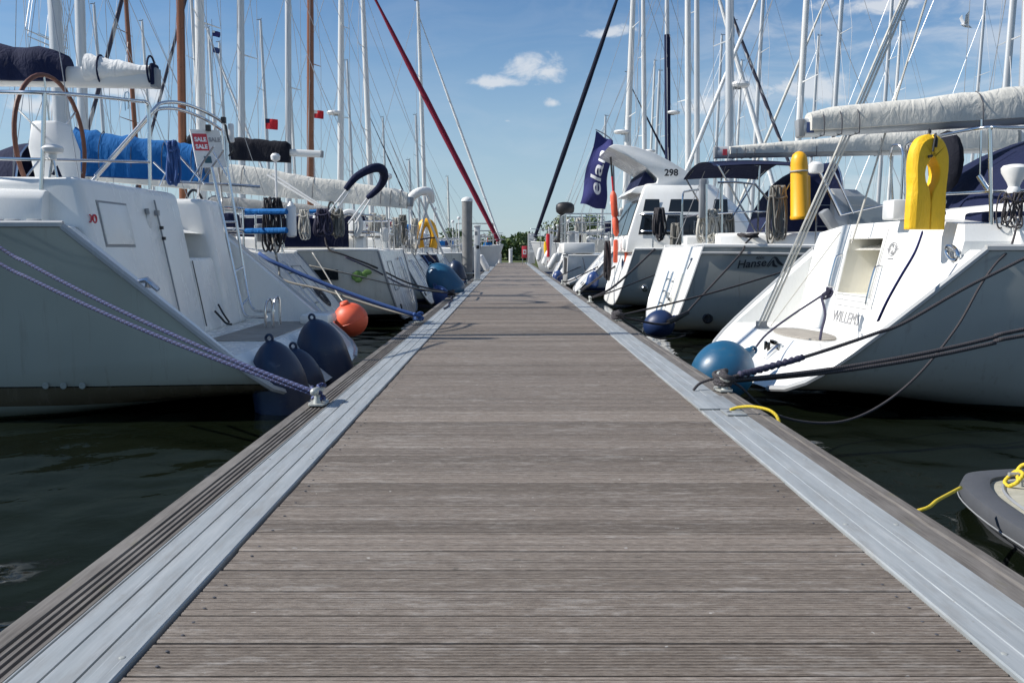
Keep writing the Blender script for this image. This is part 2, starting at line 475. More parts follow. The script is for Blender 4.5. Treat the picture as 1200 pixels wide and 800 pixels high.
wt.links.new(cover, mixc.inputs[0]); wt.links.new(hz.outputs[2], mixc.inputs[6])
mixc.inputs[7].default_value = (6.6, 6.9, 7.3, 1)
wt.links.new(mixc.outputs[2], bg.inputs['Color'])
bg.inputs['Strength'].default_value = SKY_STRENGTH

sl = bpy.data.lights.new('sun', 'SUN'); sl.energy = 4.6; sl.angle = R(0.53); sl.color = (1.0, 0.955, 0.89)
so = bpy.data.objects.new('sun', sl); COL.objects.link(so)
so.location = (-40, 20, 60)
so.rotation_euler = SUN.to_track_quat('Z', 'Y').to_euler()
vs = scene.view_settings
scene.display_settings.display_device = 'sRGB'
vs.view_transform = 'Standard'; vs.look = 'None'; vs.exposure = 0.43; vs.gamma = 1.0; vs.use_curve_mapping = False
scene.render.engine = 'CYCLES'
scene.cycles.use_denoising = True
scene.cycles.max_bounces = 8
scene.cycles.sample_clamp_indirect = 6
scene.cycles.caustics_reflective = True
scene.cycles.blur_glossy = 0.3

# ------------------------------------------------------------------ water and land
WATER_ROUGH = 0.05
WAVE_SLOPE = 0.05
def make_water():
    t = NT('harbour_water'); v = t.coord()
    n1 = t.noise(t.coord(scale=(1.0, 1.3, 1)), 1.5, 2, 0.45, 0.5)
    n2 = t.noise(t.coord(scale=(1.2, 1.0, 1), rot=(0, 0, 0.6)), 3.6, 2, 0.5, 0.6)
    n3 = t.noise(v, 9.0, 2, 0.5, 0.5)
    murk = t.mix(t.noise(v, 0.8, 4), (0.002, 0.0035, 0.002), (0.007, 0.010, 0.005))
    t.set(murk, WATER_ROUGH); t.b.inputs['IOR'].default_value = 1.333
    h = t.math('ADD', t.math('MULTIPLY', n1, 1.0), t.math('ADD', t.math('MULTIPLY', n2, 0.45), t.math('MULTIPLY', n3, 0.22)))
    t.bump(h, 0.30, 0.03)
    # fine grid of real wavelets round the near boats, one flat sheet with bump beyond it
    import numpy as np
    rg = np.random.RandomState(7)
    x0, x1, y0, y1, st = -10.0, 10.0, 1.6, 19.0, 0.05
    xs = np.arange(x0, x1 + 1e-6, st); ys = np.arange(y0, y1 + 1e-6, st); nx, ny = len(xs), len(ys)
    Xg, Yg = np.meshgrid(xs, ys); Zg = np.zeros_like(Xg)
    for _ in range(46):
        lam = rg.uniform(0.25, 0.75); k = 2 * math.pi / lam; a = rg.uniform(0, 2 * math.pi)
        amp = WAVE_SLOPE / k / math.sqrt(23) * (lam / 0.6) ** 0.3
        ph = k * (Xg * math.cos(a) + Yg * math.sin(a)) + rg.uniform(0, 6.28)
        Zg += amp * (np.sin(ph) + 0.22 * np.sin(2 * ph + 1.2))
    edge = np.minimum(np.minimum(Xg - x0, x1 - Xg), np.minimum(Yg - y0, y1 - Yg))
    Zg *= np.clip(edge / 1.5, 0, 1)
    co = np.stack([Xg, Yg, Zg + ZW], -1).reshape(-1, 3)
    idx = np.arange(nx * ny).reshape(ny, nx)
    quads = np.stack([idx[:-1, :-1], idx[:-1, 1:], idx[1:, 1:], idx[1:, :-1]], -1).reshape(-1, 4)
    s = 1600; n0 = nx * ny
    big = np.array([(-s, -s, ZW), (s, -s, ZW), (s, s, ZW), (-s, s, ZW), (x0, y0, ZW), (x1, y0, ZW), (x1, y1, ZW), (x0, y1, ZW)])
    ring = np.array([(0, 1, 5, 4), (1, 2, 6, 5), (2, 3, 7, 6), (3, 0, 4, 7)]) + n0
    co = np.concatenate([co, big]); quads = np.concatenate([quads, ring])
    me = bpy.data.meshes.new('water')
    me.vertices.add(len(co)); me.vertices.foreach_set('co', co.ravel())
    me.loops.add(quads.size); me.loops.foreach_set('vertex_index', quads.ravel().astype(np.int32))
    me.polygons.add(len(quads)); me.polygons.foreach_set('loop_start', np.arange(0, quads.size, 4, dtype=np.int32))
    me.update(calc_edges=True); me.validate()
    sm = np.ones(len(quads), dtype=bool); me.polygons.foreach_set('use_smooth', sm)
    me.materials.append(t.m)
    o = bpy.data.objects.new('water', me); COL.objects.link(o); tag(o, kind='structure')
make_water()

def make_ground():
    t = NT('meadow'); v = t.coord()
    n = t.noise(v, 0.4, 5)
    t.set(t.mix(n, (0.05, 0.085, 0.02), (0.12, 0.13, 0.05)), 0.9)
    mb = MB()
    mb.add([(-900, 70, -0.05), (900, 70, -0.05), (900, 1500, 1), (-900, 1500, 1), (-900, 69, ZW - 1), (900, 69, ZW - 1)],
           [(0, 1, 2, 3), (4, 5, 1, 0)])
    tag(mb.build('ground', t.m, smooth=False), kind='structure')
make_ground()

# ------------------------------------------------------------------ jetty
Y0, Y1 = -4.0, 62.0
def mat_deckwood():
    t = NT('weathered_decking')
    g = t.n('ShaderNodeNewGeometry')
    rp = g.outputs['Random Per Island']
    cb = t.n('ShaderNodeCombineXYZ'); t.l(t.math('MULTIPLY', rp, 37), cb.inputs[1])
    va = t.n('ShaderNodeVectorMath'); va.operation = 'ADD'
    t.l(t.coord(scale=(1, 1, 1)), va.inputs[0]); t.l(cb.outputs[0], va.inputs[1])
    def nz(sc, k, det, rough, dist=0.0):
        mp = t.n('ShaderNodeMapping'); mp.inputs['Scale'].default_value = sc; t.l(va.outputs[0], mp.inputs['Vector'])
        return t.noise(mp.outputs[0], k, det, rough, dist)
    fine = nz((9, 100, 50), 3.0, 7, 0.75, 0.2)
    blot = nz((3.4, 15, 9), 2.4, 8, 0.76, 0.25)
    wide = nz((0.7, 2.2, 3), 2.0, 4, 0.6)
    rib = nz((1.1, 46, 20), 2.2, 3, 0.6)
    grain = t.ramp(fine, [(0.3, (0.098, 0.079, 0.063)), (0.5, (0.188, 0.157, 0.130)), (0.7, (0.315, 0.276, 0.236))])
    tone = t.ramp(rp, [(0.0, (0.80, 0.78, 0.75)), (0.3, (0.96, 0.945, 0.925)), (0.7, (1.08, 1.07, 1.06)), (1.0, (1.30, 1.29, 1.28))])
    col = t.mix(1.0, grain, tone, 'MULTIPLY')
    bl = t.ramp(t.math('ADD', blot, t.math('MULTIPLY', t.math('SUBTRACT', wide, 0.5), 0.45)), [(0.52, 0), (0.68, 1)])
    col = t.mix(t.math('MULTIPLY', t.ramp(rib, [(0.55, 0), (0.72, 1)]), 0.45), col, (0.075, 0.062, 0.052))
    col = t.mix(t.math('MULTIPLY', bl, 0.52), col, t.mix(fine, (0.22, 0.195, 0.17), (0.56, 0.53, 0.49)))
    dk = t.ramp(blot, [(0.28, 1), (0.44, 0)])
    col = t.mix(t.math('MULTIPLY', dk, 0.5), col, (0.07, 0.058, 0.05))
    spk = t.ramp(t.noise(t.coord(scale=(26, 26, 26)), 1.0, 2), [(0.735, 0), (0.755, 1)])
    col = t.mix(t.math('MULTIPLY', spk, 0.6), col, (0.52, 0.50, 0.46))
    spd = t.ramp(t.noise(t.coord(scale=(9, 13, 9)), 1.0, 3), [(0.70, 0), (0.735, 1)])
    col = t.mix(t.math('MULTIPLY', spd, 0.5), col, (0.05, 0.045, 0.035))
    t.set(col, t.math('MULTIPLY_ADD', fine, 0.2, 0.48))
    t.b.inputs['Specular IOR Level'].default_value = 0.45
    t.bump(fine, 0.5, 0.004)
    return t.m
def mat_edgewood():
    t = NT('weathered_edge_timber'); 
    n = t.noise(t.coord(scale=(40, 1.5, 40)), 3, 6, 0.65)
    b = t.noise(t.coord(scale=(3, 0.8, 3)), 2.2, 5, 0.65)
    col = t.ramp(n, [(0.3, (0.06, 0.053, 0.047)), (0.7, (0.165, 0.15, 0.135))])
    col = t.mix(t.ramp(b, [(0.45, 0), (0.75, 0.55)]), col, (0.27, 0.258, 0.24))
    m = t.ramp(t.noise(t.coord(scale=(10, 4, 4)), 1.4, 4), [(0.62, 0), (0.72, 0.5)])
    col = t.mix(m, col, (0.13, 0.12, 0.07))
    t.set(col, 0.75); t.bump(n, 0.4, 0.004)
    return t.m
def mat_strip():
    t = NT('galvanised_strip'); v = t.coord()
    n = t.noise(t.coord(scale=(14, 0.7, 1)), 2.0, 6, 0.7)
    n2 = t.noise(v, 3.0, 5)
    col = t.ramp(n, [(0.25, (0.24, 0.265, 0.275)), (0.5, (0.33, 0.355, 0.365)), (0.8, (0.43, 0.45, 0.455))])
    sc = t.ramp(t.noise(t.coord(scale=(5, 1.2, 1)), 3.0, 7, 0.72), [(0.48, 0), (0.7, 0.75)])
    col = t.mix(sc, col, (0.25, 0.25, 0.24))
    lng = t.ramp(t.noise(t.coord(scale=(60, 1.0, 1)), 2.5, 4, 0.6), [(0.6, 0), (0.68, 0.5)]); col = t.mix(lng, col, (0.55, 0.57, 0.57))
    d = t.ramp(t.noise(v, 55, 2), [(0.72, 0), (0.8, 0.6)])
    col = t.mix(d, col, (0.22, 0.20, 0.17))
    t.set(col, t.math('MULTIPLY_ADD', n2, 0.25, 0.38), 0.15)
    t.bump(n, 0.12, 0.003)
    return t.m
def make_jetty():
    root = empty('jetty', (0.1, 0, 0))
    tag(root, 'long wooden floating jetty with metal edge strips running to the far bank', 'jetty')
    ox = 0.1
    def X(x): return x - ox
    r = random.Random(3)
    mb = MB(); y = Y0; pitch = 0.151; sk0 = 0
    k = 0
    while y < Y1:
        w = pitch - r.uniform(0.0085, 0.0125)
        if k % 36 == 17: w -= 0.008
        z = r.uniform(-0.0012, 0.0012); xa = X(-0.818 + r.uniform(-0.002, 0.004)); xb = X(1.066 - r.uniform(-0.001, 0.003))
        prof = [(0, -0.028), (0, -0.003), (0.003, 0)]
        if y < 15:
            ng = 10; st = (w - 0.006) / ng
            for i in range(1, ng):
                c = 0.003 + i * st
                gw = 0.8 + 0.6 * r.random(); prof += [(c - 0.0032, 0), (c - 0.0015 * gw, -0.0030 * gw), (c + 0.0015 * gw, -0.0030 * gw), (c + 0.0032, 0)]
        prof += [(w - 0.003, 0), (w, -0.003), (w, -0.028)]
        n = len(prof); tilt = r.uniform(-0.001, 0.001)
        sk = 0.9 * (sk0 if k else 0) + r.uniform(-.0012, .0012); sk0 = sk
        vs = [(xa, y + p - sk, z + q) for p, q in prof] + [(xb, y + p + sk, z + tilt + q) for p, q in prof]
        fs = [(i, i + 1, n + i + 1, n + i) for i in range(n - 1)] + [tuple(range(n)), tuple(range(n, 2 * n))[::-1]]
        mb.add(vs, fs)
        y += pitch; k += 1
    mb.build('deck_planks', mat_deckwood(), root, smooth=False)
    ew = mat_edgewood(); sm = mat_strip()
    def extr(prof, cuts, gap, dz=0.0):
        m = MB()
        for a, b in zip(cuts[:-1], cuts[1:]):
            b -= gap; n = len(prof)
            vs = [(X(x), a, z + dz) for x, z in prof] + [(X(x), b, z + dz) for x, z in prof]
            m.add(vs, [(i, i + 1, n + i + 1, n + i) for i in range(n - 1)] + [tuple(range(n)), tuple(range(n, 2 * n))[::-1]])
        return m
    lj = [Y0, 1.2, 7.5, 13.8, 20.1, 26.4, 32.7, 39, 45.3, 51.6, Y1]; rj = [Y0, -1.5, 4.8, 10.1, 16.4, 22.7, 29, 35.3, 41.6, 47.9, 54.2, Y1]
    # left timber: flat outer lip then four grooves
    pl = [(-1.215, -0.16), (-1.215, -0.006), (-1.209, 0), (-1.158, 0)]
    x = -1.158
    for i in range(4):
        pl += [(x + 0.003, -0.014), (x + 0.010, -0.014), (x + 0.012, -0.001), (x + 0.0225, -0.001)]; x += 0.0225
    pl += [(-1.062, -0.012), (-1.062, -0.16)]
    extr(pl, lj, 0.006).build('edge_timber', ew, root, smooth=False)
    pr = [(1.298, -0.16), (1.298, -0.002), (1.372, -0.001), (1.378, 0.005), (1.384, 0.005), (1.39, -0.002), (1.426, -0.002), (1.434, -0.010), (1.434, -0.16)]
    extr(pr, rj, 0.006).build('edge_timber', ew, root, smooth=False)
    def strip(x0, x1, fr, up):
        p = [(x0, -0.03), (x0, 0.004), (x0 + 0.004, 0.008)]
        for f in fr:
            c = lerp(x0, x1, f)
            if up: p += [(c - 0.005, 0.008), (c - 0.0025, 0.0098), (c + 0.0025, 0.0098), (c + 0.005, 0.008)]
            else: p += [(c - 0.0035, 0.008), (c - 0.003, 0.0), (c + 0.003, 0.0), (c + 0.0035, 0.008)]
        return p + [(x1 - 0.004, 0.008), (x1, 0.004), (x1, -0.03)]
    extr(strip(-1.058, -0.830, (0.05, 0.34, 0.67), False), lj, 0.008).build('metal_strip', sm, root, smooth=False)
    extr(strip(1.072, 1.294, (0.30, 0.64), True), rj, 0.008).build('metal_strip', sm, root, smooth=False)
    # the joint plate by the right-hand cleat, with a slot
    m = MB()
    m.box((X(1.18), 4.93, 0.0145), (0.235, 0.42, 0.005)); m.box((X(1.23), 4.62, 0.0145), (0.11, 0.16, 0.006))
    m.build('joint_plate', sm, root, bevel=0.0015)
    m = MB(); m.lathe([(0.014, 0), (0.014, 0.0012)], Matrix.Translation((X(1.205), 4.62, 0.0178)), 14)
    m.build('plate_hole', M['dark'], root)
    m = MB()
    for jx in (-0.6, 0.1, 0.8): m.box((X(jx), (Y0 + Y1) / 2, -0.09), (0.08, Y1 - Y0, 0.12))
    m.box((X(0.11), (Y0 + Y1) / 2, -0.158), (2.3, Y1 - Y0, 0.01))
    m.build('joist', M['dark'], root, smooth=False)
    m = MB(); yy = Y0 + 0.2
    while yy < Y1 - 2:
        m.box((X(0.11), yy + 1.3, -0.46), (2.46, 2.5, 0.58)); yy += 3.15
    m.build('float', M['concrete'], root, bevel=0.02)
    # bolt heads in the decking along both edges
    m = MB(); yy = Y0 + 0.07
    while yy < 16:
        for bx in (-0.77, 1.01):
            for d in (0.035, 0.105):
                if r.random() < 0.3: continue
                m.lathe([(0.0045, 0), (0.0045, 0.001), (0.003, 0.0016)], Matrix.Translation((X(bx + r.uniform(-.006, .006)), yy + d - 0.07, 0.0003)), 6)
        yy += pitch
    b = m.build('deck_screw', M['wire_dark'], root)
    tag(b, kind='stuff')
    m = MB(); yy = Y0 + 0.4
    while yy < 20:
        for bx in (-1.035, -0.855, 1.10, 1.265):
            if r.random() < 0.8: m.lathe([(0.0075, 0), (0.0075, 0.0012), (0.005, 0.0022), (0.001, 0.0022)], Matrix.Translation((X(bx), yy + r.uniform(-.02, .02), 0.0078)), 8)
        yy += 0.9
    tag(m.build('strip_screw', M['galv'], root), kind='stuff')
make_jetty()

def cleat(x, y, label, grp='cleats along the jetty edges', z=0.004, s=0.88, rz=0.0, mat='galv'):
    root = empty('mooring_cleat', (x, y, z), rz)
    tag(root, label, 'cleat', grp)
    m = MB()
    m.add([], [])
    base = [(-0.055, -0.10), (0.055, -0.10), (0.075, -0.04), (0.075, 0.04), (0.055, 0.10), (-0.055, 0.10), (-0.075, 0.04), (-0.075, -0.04)]
    m.prism([(p[0] * s * .8, p[1] * s) for p in base], 0.014 * s, Matrix.Translation((0, 0, 0.008)))
    m.build('base', M[mat], root, bevel=0.003)
    m = MB()
    for sy in (-1, 1):
        m.tube([(0, sy * 0.045 * s, 0.01), (0, sy * 0.04 * s, 0.05 * s), (0, sy * 0.035 * s, 0.085 * s)], [0.03 * s, 0.021 * s, 0.022 * s], 10)
    m.build('post', M[mat], root)
    m = MB()
    m.tube(spline([(0, -0.15 * s, 0.098 * s), (0, -0.11 * s, 0.102 * s), (0, 0, 0.092 * s), (0, 0.11 * s, 0.102 * s), (0, 0.15 * s, 0.098 * s)], 4), [0.012 * s, .019 * s, .023 * s, .026 * s, .027 * s, .027 * s, .027 * s, .027 * s, .027 * s, .027 * s, .027 * s, .027 * s, .026 * s, .023 * s, .019 * s, .015 * s, .012 * s], 10)
    m.build('horn', M[mat], root)
    return root
CL = {}
for k_, (x, y, lab) in {
    'L1': (-1.12, 4.93, 'worn grey cleat holding the navy flecked rope at the left jetty edge'),
    'R1': (1.37, 5.42, 'worn grey cleat with black ropes beside the yellow rope end'),
    'L2': (-1.14, 10.6, 'grey cleat holding the thick blue rope on the left jetty edge'),
    'R2': (1.38, 10.9, 'grey cleat under a tangle of black rope by the blue fender'),
    'L3': (-1.14, 16.6, 'small grey cleat past the blue rope where black lines meet'),
    'R3': (1.38, 16.9, 'small grey cleat opposite the second right white transom'),
    'L4': (-1.14, 22.6, 'small grey cleat just short of the white service post'),
    'R4': (1.38, 22.6, 'small grey cleat in front of the boat with the orange danbuoy'),
    'L5': (-1.14, 28.6, 'tiny grey cleat just past the white service post'),
    'R5': (1.38, 28.6, 'tiny grey cleat near the grey pilothouse boat')}.items():
    CL[k_] = cleat(x, y, lab)

# ------------------------------------------------------------------ far shore
def leaf_mass(mb, c, r, n, size, rr):
    for _ in range(n):
        d = V((rr.gauss(0, 1), rr.gauss(0, 1), rr.gauss(0, 1))).normalized() * (rr.random() ** 0.4)
        p = V(c) + V((d.x * r[0], d.y * r[1], d.z * r[2]))
        a = V((rr.gauss(0, 1), rr.gauss(0, 1), rr.gauss(0, 1))).normalized(); b = a.orthogonal().normalized()
        s = size * rr.uniform(0.6, 1.5)
        mb.add([p - a * s, p + b * s * 0.55, p + a * s, p - b * s * 0.55], [(0, 1, 2, 3)])
def mat_leaf(name, c1, c2):
    t = NT(name); v = t.coord()
    g = t.n('ShaderNodeNewGeometry')
    n = t.noise(v, 0.6, 4)
    f = t.math('ADD', t.math('MULTIPLY', n, 0.6), t.math('MULTIPLY', g.outputs['Random Per Island'], 0.4))
    t.set(t.ramp(f, [(0.25, c1), (0.75, c2)]), 0.6)
    return t.m
M['leaf'] = mat_leaf('bank_foliage', (0.035, 0.07, 0.014), (0.12, 0.17, 0.04))
M['leaf_pale'] = mat_leaf('pale_foliage', (0.07, 0.10, 0.04), (0.17, 0.20, 0.09))
M['bark'] = mat_simple('tree_bark', (0.10, 0.08, 0.06), 0.9, 0, 0.3, 5, 0.4)
def make_shore():
    rr = random.Random(5)
    mb = MB()
    for x in range(-96, 97, 2):
        for _ in range(2):
            yy = rr.uniform(74, 88); h = rr.uniform(1.2, 1.9)
            if -8 < x < 6: yy = rr.uniform(72, 84)
            leaf_mass(mb, (x + rr.uniform(-1, 1), yy, h * 0.55), (rr.uniform(1.2, 2.0), 1.4, h), 230, 0.21, rr)
    tag(mb.build('treeline', M['leaf'], smooth=False), 'low green mass of bushes on the far bank', 'bushes', kind='stuff')
    def tree(x, y, h, w, lab, mat='leaf', n=500):
        root = empty('tree', (x, y, -0.05)); tag(root, lab, 'tree', 'trees on the far bank')
        m = MB(); m.tube([(0, 0, 0), (0.1, 0, h * 0.4), (0, 0.1, h * 0.8)], [0.2, 0.14, 0.04], 8)
        for _ in range(6):
            a = rr.uniform(0, 6.28); z = rr.uniform(.35, .65) * h
            m.tube([(0.05, 0, z), (math.cos(a) * w * .4, math.sin(a) * w * .4, z + h * .15), (math.cos(a) * w * .7, math.sin(a) * w * .7, z + h * .28)], [.07, .045, .015], 6)
        m.build('trunk', M['bark'], root)
        m = MB()
        for _ in range(11):
            a = rr.uniform(0, 6.28); q = rr.uniform(.1, .75)
            leaf_mass(m, (math.cos(a) * w * q, math.sin(a) * w * q, h * rr.uniform(0.45, 0.93)), (w * .42, w * .42, h * .13), n // 11, 0.17, rr)
        m.build('crown', M[mat], root, smooth=False)
    tree(4.6, 86, 4.7, 2.2, 'loose pale tree above the bushes beside the dark furled sail', 'leaf_pale', 700)
    tree(1.6, 80, 2.5, 1.5, 'low round tree at the end of the jetty right of centre', 'leaf', 700)
    tree(-0.9, 77, 2.3, 1.5, 'low round tree at the end of the jetty behind white posts', 'leaf', 700)
    tree(-4.6, 80, 2.9, 1.8, 'bushy tree behind the red furled sail on the far bank', 'leaf', 700)
    tree(8.3, 88, 4.4, 2.4, 'tallest bushy tree on the bank behind the right boats', 'leaf', 700)
make_shore()

# ------------------------------------------------------------------ boats
SEC = [(0, 0), (.30, .004), (.55, .02), (.72, .06), (.825, .13), (.885, .22), (.925, .34), (.955, .5), (.975, .68), (.99, .85), (1, 1)]
class Boat:
    """Local axes: x from stern to bow, y to port, z up from the water."""
    def __init__(s, name, label, cat, group, side, Y, Xs, L=11.5, B=1.85, Bs=1.5, F=1.3, Fb=1.5, slope=0.4, zb=0.12, bow_in=False, sec=None, rake=0.55):
        s.L, s.B, s.Bs, s.F, s.Fb, s.slope, s.zb, s.rake = L, B, Bs, F, Fb, slope, zb, rake
        s.Y, s.side, s.sec = Y, side, sec or SEC
        left = side == 'L'
        if bow_in:
            s.rz = 0.0 if left else math.pi
            x = -(Xs + L) if left else Xs + L
        else:
            s.rz = math.pi if left else 0.0
            x = -Xs if left else Xs
        s.loc = V((x, Y, ZW))
        s.sg = -1 if s.rz else 1
        s.near = -s.sg                       # local y sign of the side that faces the camera
        s.root = empty(name, s.loc, s.rz)
        tag(s.root, label, cat, group)
    def w(s, p):                             # world -> local
        p = V(p) - s.loc
        return V((p.x * s.sg, p.y * s.sg, p.z))
    def P(s, px, py, Y): return s.w(PX(px, py, Y))
    def out(s, p): return V((p[0] * s.sg, p[1] * s.sg, p[2])) + s.loc       # local -> world
    def D(s, x, y, z): return V((x * s.sg, y * s.sg, z))                    # world direction -> local
    def half(s, t):
        if t < .45: return s.Bs + (s.B - s.Bs) * (1 - (1 - t / .45) ** 2)
        return max(0.012, s.B * (1 - ((t - .45) / .55) ** 2.3))
    def free(s, t): return s.F + (s.Fb - s.F) * t ** 1.6 - 0.10 * math.sin(math.pi * t) ** 2
    def bot(s, t):
        z = lerp(s.zb, -0.45, smooth(t / .4))
        return lerp(z, 0.0, smooth((t - .72) / .28))
    def pt(s, t, u, v, sg):
        z = lerp(s.bot(t), s.free(t), v)
        x = t * s.L + s.slope * (z - s.zb) * (1 - t) ** 4 + s.rake * v * t ** 6
        k = smooth((t - .5) / .5)
        uu = lerp(u, u * (0.25 + 0.75 * v), k)
        return V((x, sg * s.half(t) * uu, z))
    def sheer(s, t, sg, inset=0.0, up=0.0):
        p = s.pt(t, 1, 1, sg); p.y -= sg * inset; p.z += up; return p
    def part(s, mb, name, mat, parent=None, **k):
        return mb.build(name, M[mat] if isinstance(mat, str) else mat, parent or s.root, **k)
    # ---- pieces
    def hull(s, mat, n=30):
        secs = []
        for i in range(n + 1):
            t = i / n
            secs.append([s.pt(t, u, v, 1) for u, v in s.sec[::-1]] + [s.pt(t, u, v, -1) for u, v in s.sec[1:]])
        mb = MB(); mb.loft(secs, ring=False, cap=False)
        return s.part(mb, 'hull', mat, angle=50)
    def tp(s, y, z, off=0.0):
        """Point on the transom plane (off = distance proud of it, aft)."""
        k = 1 / math.hypot(1, s.slope)
        return V((s.slope * (z - s.zb) - off * k, y, z + off * k * s.slope))
    def transom_outline(s):
        return [(s.Bs * u, lerp(s.zb, s.F, v)) for u, v in s.sec[::-1]] + [(-s.Bs * u, lerp(s.zb, s.F, v)) for u, v in s.sec[1:]]
    def transom(s, mat, holes=(), outline=None):
        o = outline or s.transom_outline()
        polys = [[V((a, b, 0)) for a, b in o]] + [[V((a, b, 0)) for a, b in h] for h in holes]
        tris = tessellate_polygon(polys)
        flat = [p for q in polys for p in q]
        mb = MB(); mb.add([s.tp(p.x, p.y) for p in flat], [tuple(t) for t in tris])
        return s.part(mb, 'transom', mat, smooth=False)
    def deck(s, mat='gel', n=26, t0=0.0, toe='gel'):
        secs = []
        for i in range(n + 1):
            t = t0 + (1 - t0) * i / n; a = s.sheer(t, 1); b = s.sheer(t, -1)
            c = 0.05 * abs(a.y) * smooth(t / .06)
            secs.append([a, V((a.x, a.y * .5, a.z + c)), V((a.x, 0, a.z + c * 1.2)), V((b.x, b.y * .5, b.z + c)), b])
        mb = MB(); mb.loft(secs, ring=False, cap=False); s.part(mb, 'deck', mat, angle=60)
        for sg in (1, -1):
            mb = MB(); mb.tube([s.sheer(t0 + (1 - t0) * i / n, sg, 0.01, 0.015) for i in range(n + 1)], 0.03, 6)
            s.part(mb, 'toe_rail', toe)
    def coaming(s, x0=None, x1=None, h=0.34, mat='gel', w=0.5, inset=0.22):
        x0 = s.slope * (s.F - s.zb) + 0.28 if x0 is None else x0
        x1 = s.L * .36 if x1 is None else x1
        for sg in (1, -1):
            mb = MB(); secs = []
            for i in range(9):
                q = i / 8; x = lerp(x0, x1, q); t = min(.98, x / s.L); b = s.half(t) - inset
                z = s.free(t) - 0.02; hh = h * (0.82 + 0.3 * q)
                secs.append([V((x, sg * b, z)), V((x, sg * (b - .05), z + hh * .8)), V((x, sg * (b - .10), z + hh * .96)), V((x, sg * (b - .18), z + hh)),
                             V((x, sg * (b - w + .04), z + hh)), V((x, sg * (b - w), z + hh * .9)), V((x, sg * (b - w), z))])
            mb.loft(secs)
            s.part(mb, 'coaming', mat, bevel=0.02)
    def cabin(s, t0=.34, t1=.74, h0=.52, h1=.16, wf=.66, mat='gel', windows=True):
        secs = []
        for i in range(11):
            q = i / 10; t = lerp(t0, t1, q); x = t * s.L; b = s.half(t) * wf; z = s.free(t)
            h = lerp(h0, h1, q ** 1.5) * (1 if 0 < i < 10 else .25)
            secs.append([V((x, b, z)), V((x, b * .93, z + h * .7)), V((x, b * .8, z + h * .95)), V((x, b * .4, z + h * 1.06)), V((x, -b * .4, z + h * 1.06)),
                         V((x, -b * .8, z + h * .95)), V((x, -b * .93, z + h * .7)), V((x, -b, z))])
        mb = MB(); mb.loft(secs); c = s.part(mb, 'coachroof', mat, angle=45)
        if windows:
            for sg in (1, -1):
                for a, b2 in ((.12, .36), (.42, .66)):
                    mb = MB(); vs = []
                    for q in (a, b2):
                        t = lerp(t0, t1, q); x = t * s.L; b = s.half(t) * wf; z = s.free(t); h = lerp(h0, h1, q ** 1.5)
                        vs += [V((x, sg * (b * .985 + .006), z + h * .18)), V((x, sg * (b * .94 + .006), z + h * .62))]
                    mb.add(vs, [(0, 1, 3, 2)])
                    s.part(mb, 'window', 'glass', c, smooth=False)
        return c
    def pushpit(s, h=0.62, mat='steel', gap=.45, fwd=1.5, r=.0135, mid=True, base=0.0):
        x0 = s.slope * (s.F - s.zb) + .12
        for sg in (1, -1):
            mb = MB(); b = s.Bs - .10; z = s.F + base
            for hh in ([h, h * .52] if mid else [h]):
                mb.tube(spline([(x0 + fwd, sg * (s.half((x0 + fwd) / s.L) - .08), z + hh), (x0 + .35, sg * (b + .03), z + hh), (x0 + .05, sg * (b - .12), z + hh), (x0, sg * (b - .4), z + hh), (x0, sg * gap, z + hh)], 5), r, 8)
            for x, y in ((x0 + fwd, s.half((x0 + fwd) / s.L) - .08), (x0 + .3, b + .03), (x0 + .01, b - .35), (x0, gap)):
                mb.tube([(x, sg * y, z - base - .02), (x, sg * y, z + h)], r, 8)
            s.part(mb, 'pushpit', mat)
    def guard(s, n=5, h=.62, t0=.16, t1=.93, wr=.004):
        for sg in (1, -1):
            mb = MB()
            for hh in (h, h * .5): mb.tube([s.sheer(lerp(t0, t1, i / 10), sg, .08, hh) for i in range(11)], wr, 5)
            s.part(mb, 'guard_wire', 'wire')
            for i in range(n):
                mb = MB(); p = s.sheer(lerp(t0, t1, i / (n - 1)), sg, .08); mb.tube([p, p + V((0, 0, h + .02))], .012, 6)
                s.part(mb, 'stanchion', 'steel')
    def pulpit(s, h=.65):
        mb = MB()
        for hh in (h, h * .5):
            mb.tube(spline([s.sheer(.88, 1, .06, hh), s.sheer(.96, 1, .03, hh + .02), s.sheer(1, 1, 0, hh + .03) + V((.05, 0, 0)), s.sheer(.96, -1, .03, hh + .02), s.sheer(.88, -1, .06, hh)], 5), .0135, 8)
        for t in (.88, .965):
            for sg in (1, -1):
                p = s.sheer(t, sg, .05); mb.tube([p, p + V((0, 0, h))], .0135, 7)
        s.part(mb, 'pulpit', 'steel')
    def mast(s, x, h, r=.085, mat='alu', rake=0.025, spreaders=2, wr=None, mids=True, y=0.0, radar=None, backstay=True, fore=True, furl=None, z0=None, furl_r=.055, dark_low=None):
        wr = wr or (.0022 + .00022 * s.Y)
        t = x / s.L; z0 = s.free(t) + .1 if z0 is None else z0
        def at(q): return V((x - rake * h * q, y, z0 + h * q))
        mb = MB(); mb.tube([at(0), at(.6), at(1)], [r, r * .98, r * .72], 12, sx=.72)
        mo = s.part(mb, 'mast', mat)
        if dark_low:
            mb = MB(); mb.tube([at(.02), at(dark_low)], [r * 1.12, r * 1.1], 10, sx=.8); s.part(mb, 'mast_sleeve', 'navy', mo)
        mb = MB(); mb.tube([at(1), at(1) + V((-.15, 0, .25))], .006, 5); mb.box(at(1) + V((-.1, 0, .06)), (.3, .04, .05)); mb.ball(at(1) + V((.05, 0, .12)), .04, 10)
        s.part(mb, 'masthead_gear', 'grey', mo)
        sp = [.42, .70] if spreaders == 2 else ([.52] if spreaders == 1 else [.3, .55, .78])
        tips = {}
